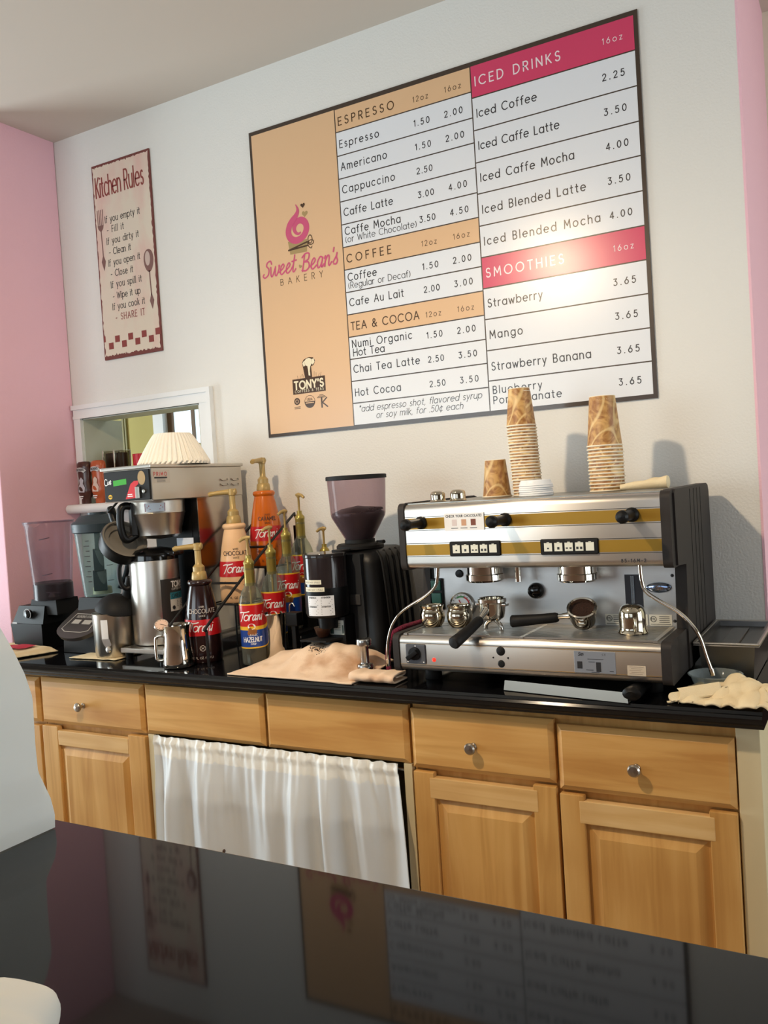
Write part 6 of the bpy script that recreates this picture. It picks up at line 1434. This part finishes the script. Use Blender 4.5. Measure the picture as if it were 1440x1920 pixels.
g = G(); g.lathe([(.0835, 1.330), (.090, 1.334), (.092, 1.362), (.086, 1.370), (.078, 1.374), (.060, 1.392), (.034, 1.394), (.034, 1.402), (.0001, 1.402)], (jx, jy, 0), 36); mk('lid', g, mat('lid_dark_teal', (38, 52, 60), .45), r, smooth=30)
JX = Matrix.Translation((jx, jy, 0)) @ Matrix.Rotation(math.radians(43), 4, 'Z')
g = G(); g.X = JX; g.box(-.010, .010, -.074, -.066, 1.270, 1.334, bev=.002); g.box(-.019, .017, -.072, -.060, 1.195, 1.275, bev=.003); g.box(-.024, .022, -.066, -.052, 1.125, 1.20, bev=.003); mk('tamper_column', g, mat('jar_dark_teal', (30, 50, 54), .3), j)
g = G()
for i in range(9):
    z = 1.160 + i * .018; mp = on_cyl(jx, jy, 0, lambda zz: .066 + (zz - 1.105) * .088, math.radians(-47))
    ribbon(g, [(-.042 - (.008 if i % 2 else 0), z), (-.030, z)], .0028, mp)
    if i % 3 == 0: ribbon(g, [(.026, z), (.048, z)], .0016, mp)
mk('measure_marks', g, INK, j, smooth=0)
g = G(); g.lathe([(.0001, 1.110), (.034, 1.110), (.032, 1.134), (.0001, 1.140)], (jx, jy, 0), 24); mk('blade_hub', g, mat('pale_bearing', (198, 180, 132), .5), j)
g = G(); ha = math.radians(30); c, s_ = math.cos(ha), math.sin(ha)
hp = smoothpath([(.072, 1.325), (.100, 1.318), (.110, 1.27), (.096, 1.205), (.084, 1.165), (.062, 1.125)]); g.tube([(jx + q * c, jy + q * s_, z) for q, z in hp], .0095, 10); mk('jar_handle', g, BLACKP, r, smooth=60)

# ================================================================ SILL THINGS
def squeeze(label, x, bodycol, lab2, blob):
    r = thing('squeeze_bottle', label, 'squeeze bottle', (x, -.030, 1.4355), 'squeeze bottles on the pass-through sill')
    P = [(.0001, 0), (.022, 0), (.0235, .003), (.0235, .022), (.030, .028), (.0375, .048), (.0385, .060), (.0330, .085), (.0315, .105), (.0345, .130), (.0365, .150), (.0345, .166), (.026, .172), (.0001, .174)]
    g = G(); g.lathe(P, (x, -.030, 1.4355), 32); 
    for v in g.v: v.y = -.030 + (v.y + .030) * .62
    b = mk('bottle_body', g, bodycol, r, smooth=50)
    g = G(); mp = lambda u, v: (x + .034 * math.sin(u / .034), -.030 - .62 * .0345 * math.cos(u / .034) - .002 - (.0035 if .12 < v < .17 or v < .07 else 0), 1.4355 + v)
    ribbon(g, arc(0, .128, .026, .012, 10, 170, 14), .0165, mp, caps=False); l = mk('brand_banner', g, mat('banner_grey', (196, 192, 192), .4), b, smooth=50)
    g = G(); mq = lambda u, v: (lambda p: (p[0], p[1] - .0012, p[2]))(mp(u, v))
    text(g, "SMUCKER'S", .0085, mq, .044, x=-.022, z=.1345, wt=.18); mk('banner_lettering', g, INK, l, smooth=0)
    g = G(); poly(g, [(-.016, .048), (.018, .046), (.022, .066), (.010, .082), (.014, .096), (.002, .108), (-.010, .098), (-.008, .082), (-.020, .070)], mp); mk('sundae_picture', g, blob, b, smooth=50)
    g = G(); ribbon(g, [(-.011, .030), (.011, .030)], .004, mq); ribbon(g, [(-.008, .022), (.008, .022)], .003, mq); mk('flavour_print', g, WHITE, b, smooth=0)
    return r
squeeze('dark brown chocolate squeeze bottle at the left end of the white sill', -2.822, mat('chocolate_plastic', (72, 40, 32), .28), '', mat('sundae_grey', (190, 188, 196), .4))
squeeze('orange-brown caramel squeeze bottle beside the chocolate one on the sill', -2.742, mat('orange_brown_plastic', (178, 84, 44), .28), '', mat('sundae_cream', (214, 190, 176), .4))
r = thing('jar_rack', 'small chrome wire rack holding two glass jars in the pass-through', 'rack', (-2.745, .075, 1.4355))
g = G()
for x in (-2.775, -2.712):
    g.tube([(x, .030, 1.437), (x, .030, 1.648), (x, .120, 1.648), (x, .120, 1.437)], .0035, 8)
for z in (1.442, 1.550): g.tube([(-2.775, .030, z), (-2.712, .030, z), (-2.712, .120, z), (-2.775, .120, z), (-2.775, .030, z)], .0028, 8)
mk('wire_frame', g, CHROME, r, smooth=60)
for z, nm in ((1.4455, 'lower glass jar of brown sprinkles in the chrome wire rack'), (1.5535, 'upper glass jar of dark chocolate in the chrome wire rack')):
    t = thing('glass_jar', nm, 'jar', (-2.7435, .075, z), 'jars in the wire rack')
    g = G(); g.lathe([(.0001, 0), (.056, 0), (.060, .006), (.060, .070), (.063, .082), (.065, .090), (.060, .092)], (-2.7435, .075, z), 32)
    for v in g.v: v.x = -2.7435 + (v.x + 2.7435) * .98; v.y = .075 + (v.y - .075) * .66
    mk('jar_glass', g, thin('jar_glass', (96, 84, 70), .08, .05, (222, 216, 204)), t, smooth=50)
    g = G(); g.lathe([(.0001, .004), (.052, .004), (.056, .008), (.056, .084 if z > 1.5 else .070), (.0001, .086 if z > 1.5 else .072)], (-2.7435, .075, z), 28)
    for v in g.v: v.x = -2.7435 + (v.x + 2.7435) * .96; v.y = .075 + (v.y - .075) * .62
    mk('contents', g, mat('jar_chocolate', (48, 28, 18), .3) if z > 1.5 else mat('jar_brown', (96, 70, 44), .5), t)
r = thing('red_cup', 'small red ribbed cup on the sill between the jars and the filters', 'cup', (-2.617, .08, 1.4355))
g = G()
def rc(a, b):
    th = 2 * PI * a; q = (.025 + .004 * b) * (1 + .03 * math.sin(16 * th)); return (-2.617 + q * math.cos(th), .08 + q * math.sin(th), 1.436 + .190 * b)
g.grid(rc, 96, 4); g.lathe([(.0001, 1.620), (.026, 1.620)], (-2.617, .08, 0), 24); mk('cup_body', g, mat('red_plastic', (196, 16, 36), .3), r, smooth=50)

# ================================================================ CLOTHS ON THE COUNTER, PAPER BAG
def flatc(h): return lambda a, b, x, y: h * (.7 + .3 * noise.noise(Vector((x * 14, y * 14, 1)))) * min(1, min(a, 1 - a, b, 1 - b) * 9 + .25)
towel('printed_towel', 'folded cream towel with a red print at the left end of the counter', (-2.90, -.615), (-2.60, -.592), (-2.545, -.455), (-2.85, -.40), flatc(.020), 50, 40, TOWELC, (-2.72, -.5, .916), thick=.003)
g = G()
pts = [(-2.80, -.545), (-2.655, -.535), (-2.625, -.478), (-2.77, -.462)]
def rp(a, b):
    x = (pts[0][0] * (1 - a) + pts[1][0] * a) * (1 - b) + (pts[3][0] * (1 - a) + pts[2][0] * a) * b; y = (pts[0][1] * (1 - a) + pts[1][1] * a) * (1 - b) + (pts[3][1] * (1 - a) + pts[2][1] * a) * b
    return (x, y, .9398 + .006 * noise.noise(Vector((x * 14, y * 14, 1))))
g.grid(rp, 24, 12); o = mk('red_print', g, mat('towel_red_print', (190, 36, 56), .9), org=(-2.72, -.5, .916), smooth=180); o.parent = bpy.data.objects['printed_towel']; o.location = (0, 0, 0)
towel('dish_cloth', 'small cream cloth under the steel server left of the brewer', (-2.395, -.535), (-2.185, -.525), (-2.19, -.38), (-2.38, -.385), lambda a, b, x, y: .0015 + .0012 * noise.noise(Vector((x * 20, y * 20, 4))), 40, 30, TOWELC, (-2.29, -.45, .916), thick=.0025)
# white paper bag on the bar
r = thing('paper_bag', 'white paper bag standing on the bar at the left edge of the view', 'bag', (-.76, -2.12, 1.1435))
g = G()
prof = [(1.1440, 0, 0), (1.156, -.001, 0), (1.170, .003, 0), (1.192, .017, 0), (1.216, .018, 0), (1.259, .017, 0), (1.280, .024, .001), (1.301, .036, .002), (1.317, .047, .003), (1.335, .058, .005), (1.360, .074, .012), (1.385, .090, .024), (1.400, .100, .04)]
def bag(a, b):
    i = b * (len(prof) - 1); k = min(int(i), len(prof) - 2); t = i - k
    z, s, d = [prof[k][j] * (1 - t) + prof[k + 1][j] * t for j in range(3)]
    x0, x1, y0, y1 = -.90 + s, -.645 - s, -2.20 + d, -2.036 - d
    q = a * 4; e = int(q) % 4; t = q - int(q)
    P = [(x1, y1), (x1, y0), (x0, y0), (x0, y1)]; p, n_ = P[e], P[(e + 1) % 4]
    x, y = p[0] + (n_[0] - p[0]) * t, p[1] + (n_[1] - p[1]) * t
    w = .007 * math.sin(PI * t) * (noise.noise(Vector((x * 11, y * 14, z * 12))) * 1.2 + .25 * math.sin(z * 60)) * min(1, b * 5)
    cr = -.010 * math.sin(PI * t) ** 2 * min(1, b * 2) if e in (0, 2) else .004 * math.sin(PI * t)
    nx, ny = ((1, 0), (0, -1), (-1, 0), (0, 1))[e]
    return (x + nx * (w + cr), y + ny * (w + cr), z)
g.grid(bag, 96, 66); mk('bag_body', g, PAPER, r, smooth=50)
g = G(); g.add([bag(i / 96, 1) for i in range(96)], [tuple(range(96))]); mk('folded_top', g, PAPER, r)
# crumpled white paper in the near corner of the bar
g = G()
def crum(a, b):
    th = 2 * PI * a; ph = PI * b
    rr = .062 * (1 + .13 * abs(math.sin(3 * th + .6)) + .10 * noise.noise(Vector((math.cos(th) * 2, math.sin(th) * 2, ph * 1.6))))
    return (-.398 + rr * math.sin(ph) * math.cos(th), -2.322 + rr * math.sin(ph) * math.sin(th), 1.170 + .025 * -math.cos(ph) * (1 + .15 * noise.noise(Vector((math.cos(th) * 3, math.sin(th) * 3, ph)))))
g.grid(crum, 72, 30)
tag(mk('paper_napkin', g, PAPER, org=(-.41, -2.32, 1.145), smooth=80), 'crumpled white paper napkin in the near left corner of the bar', 'napkin')

# pendant lamp over the bar, out of view to the left: the warm light on the wall comes from here
r = thing('pendant_lamp', 'pendant lamp with metal shade hanging over the bar', 'lamp', (LAMP.x, LAMP.y, 2.50))
g = G(); g.lathe([(.030, LAMP.z + .14), (.034, LAMP.z + .14), (.05, LAMP.z + .12), (.125, LAMP.z + .02), (.121, LAMP.z + .02), (.046, LAMP.z + .115), (.030, LAMP.z + .13)], (LAMP.x, LAMP.y, 0), 32, closed=True); mk('lamp_shade', g, STEELD, r)
g = G(); g.tube([(LAMP.x, LAMP.y, LAMP.z + .13), (LAMP.x, LAMP.y, 2.93)], .004, 8); mk('cord', g, BLACKP, r)

for o in bpy.data.objects:
    if '_org' in o: del o['_org']
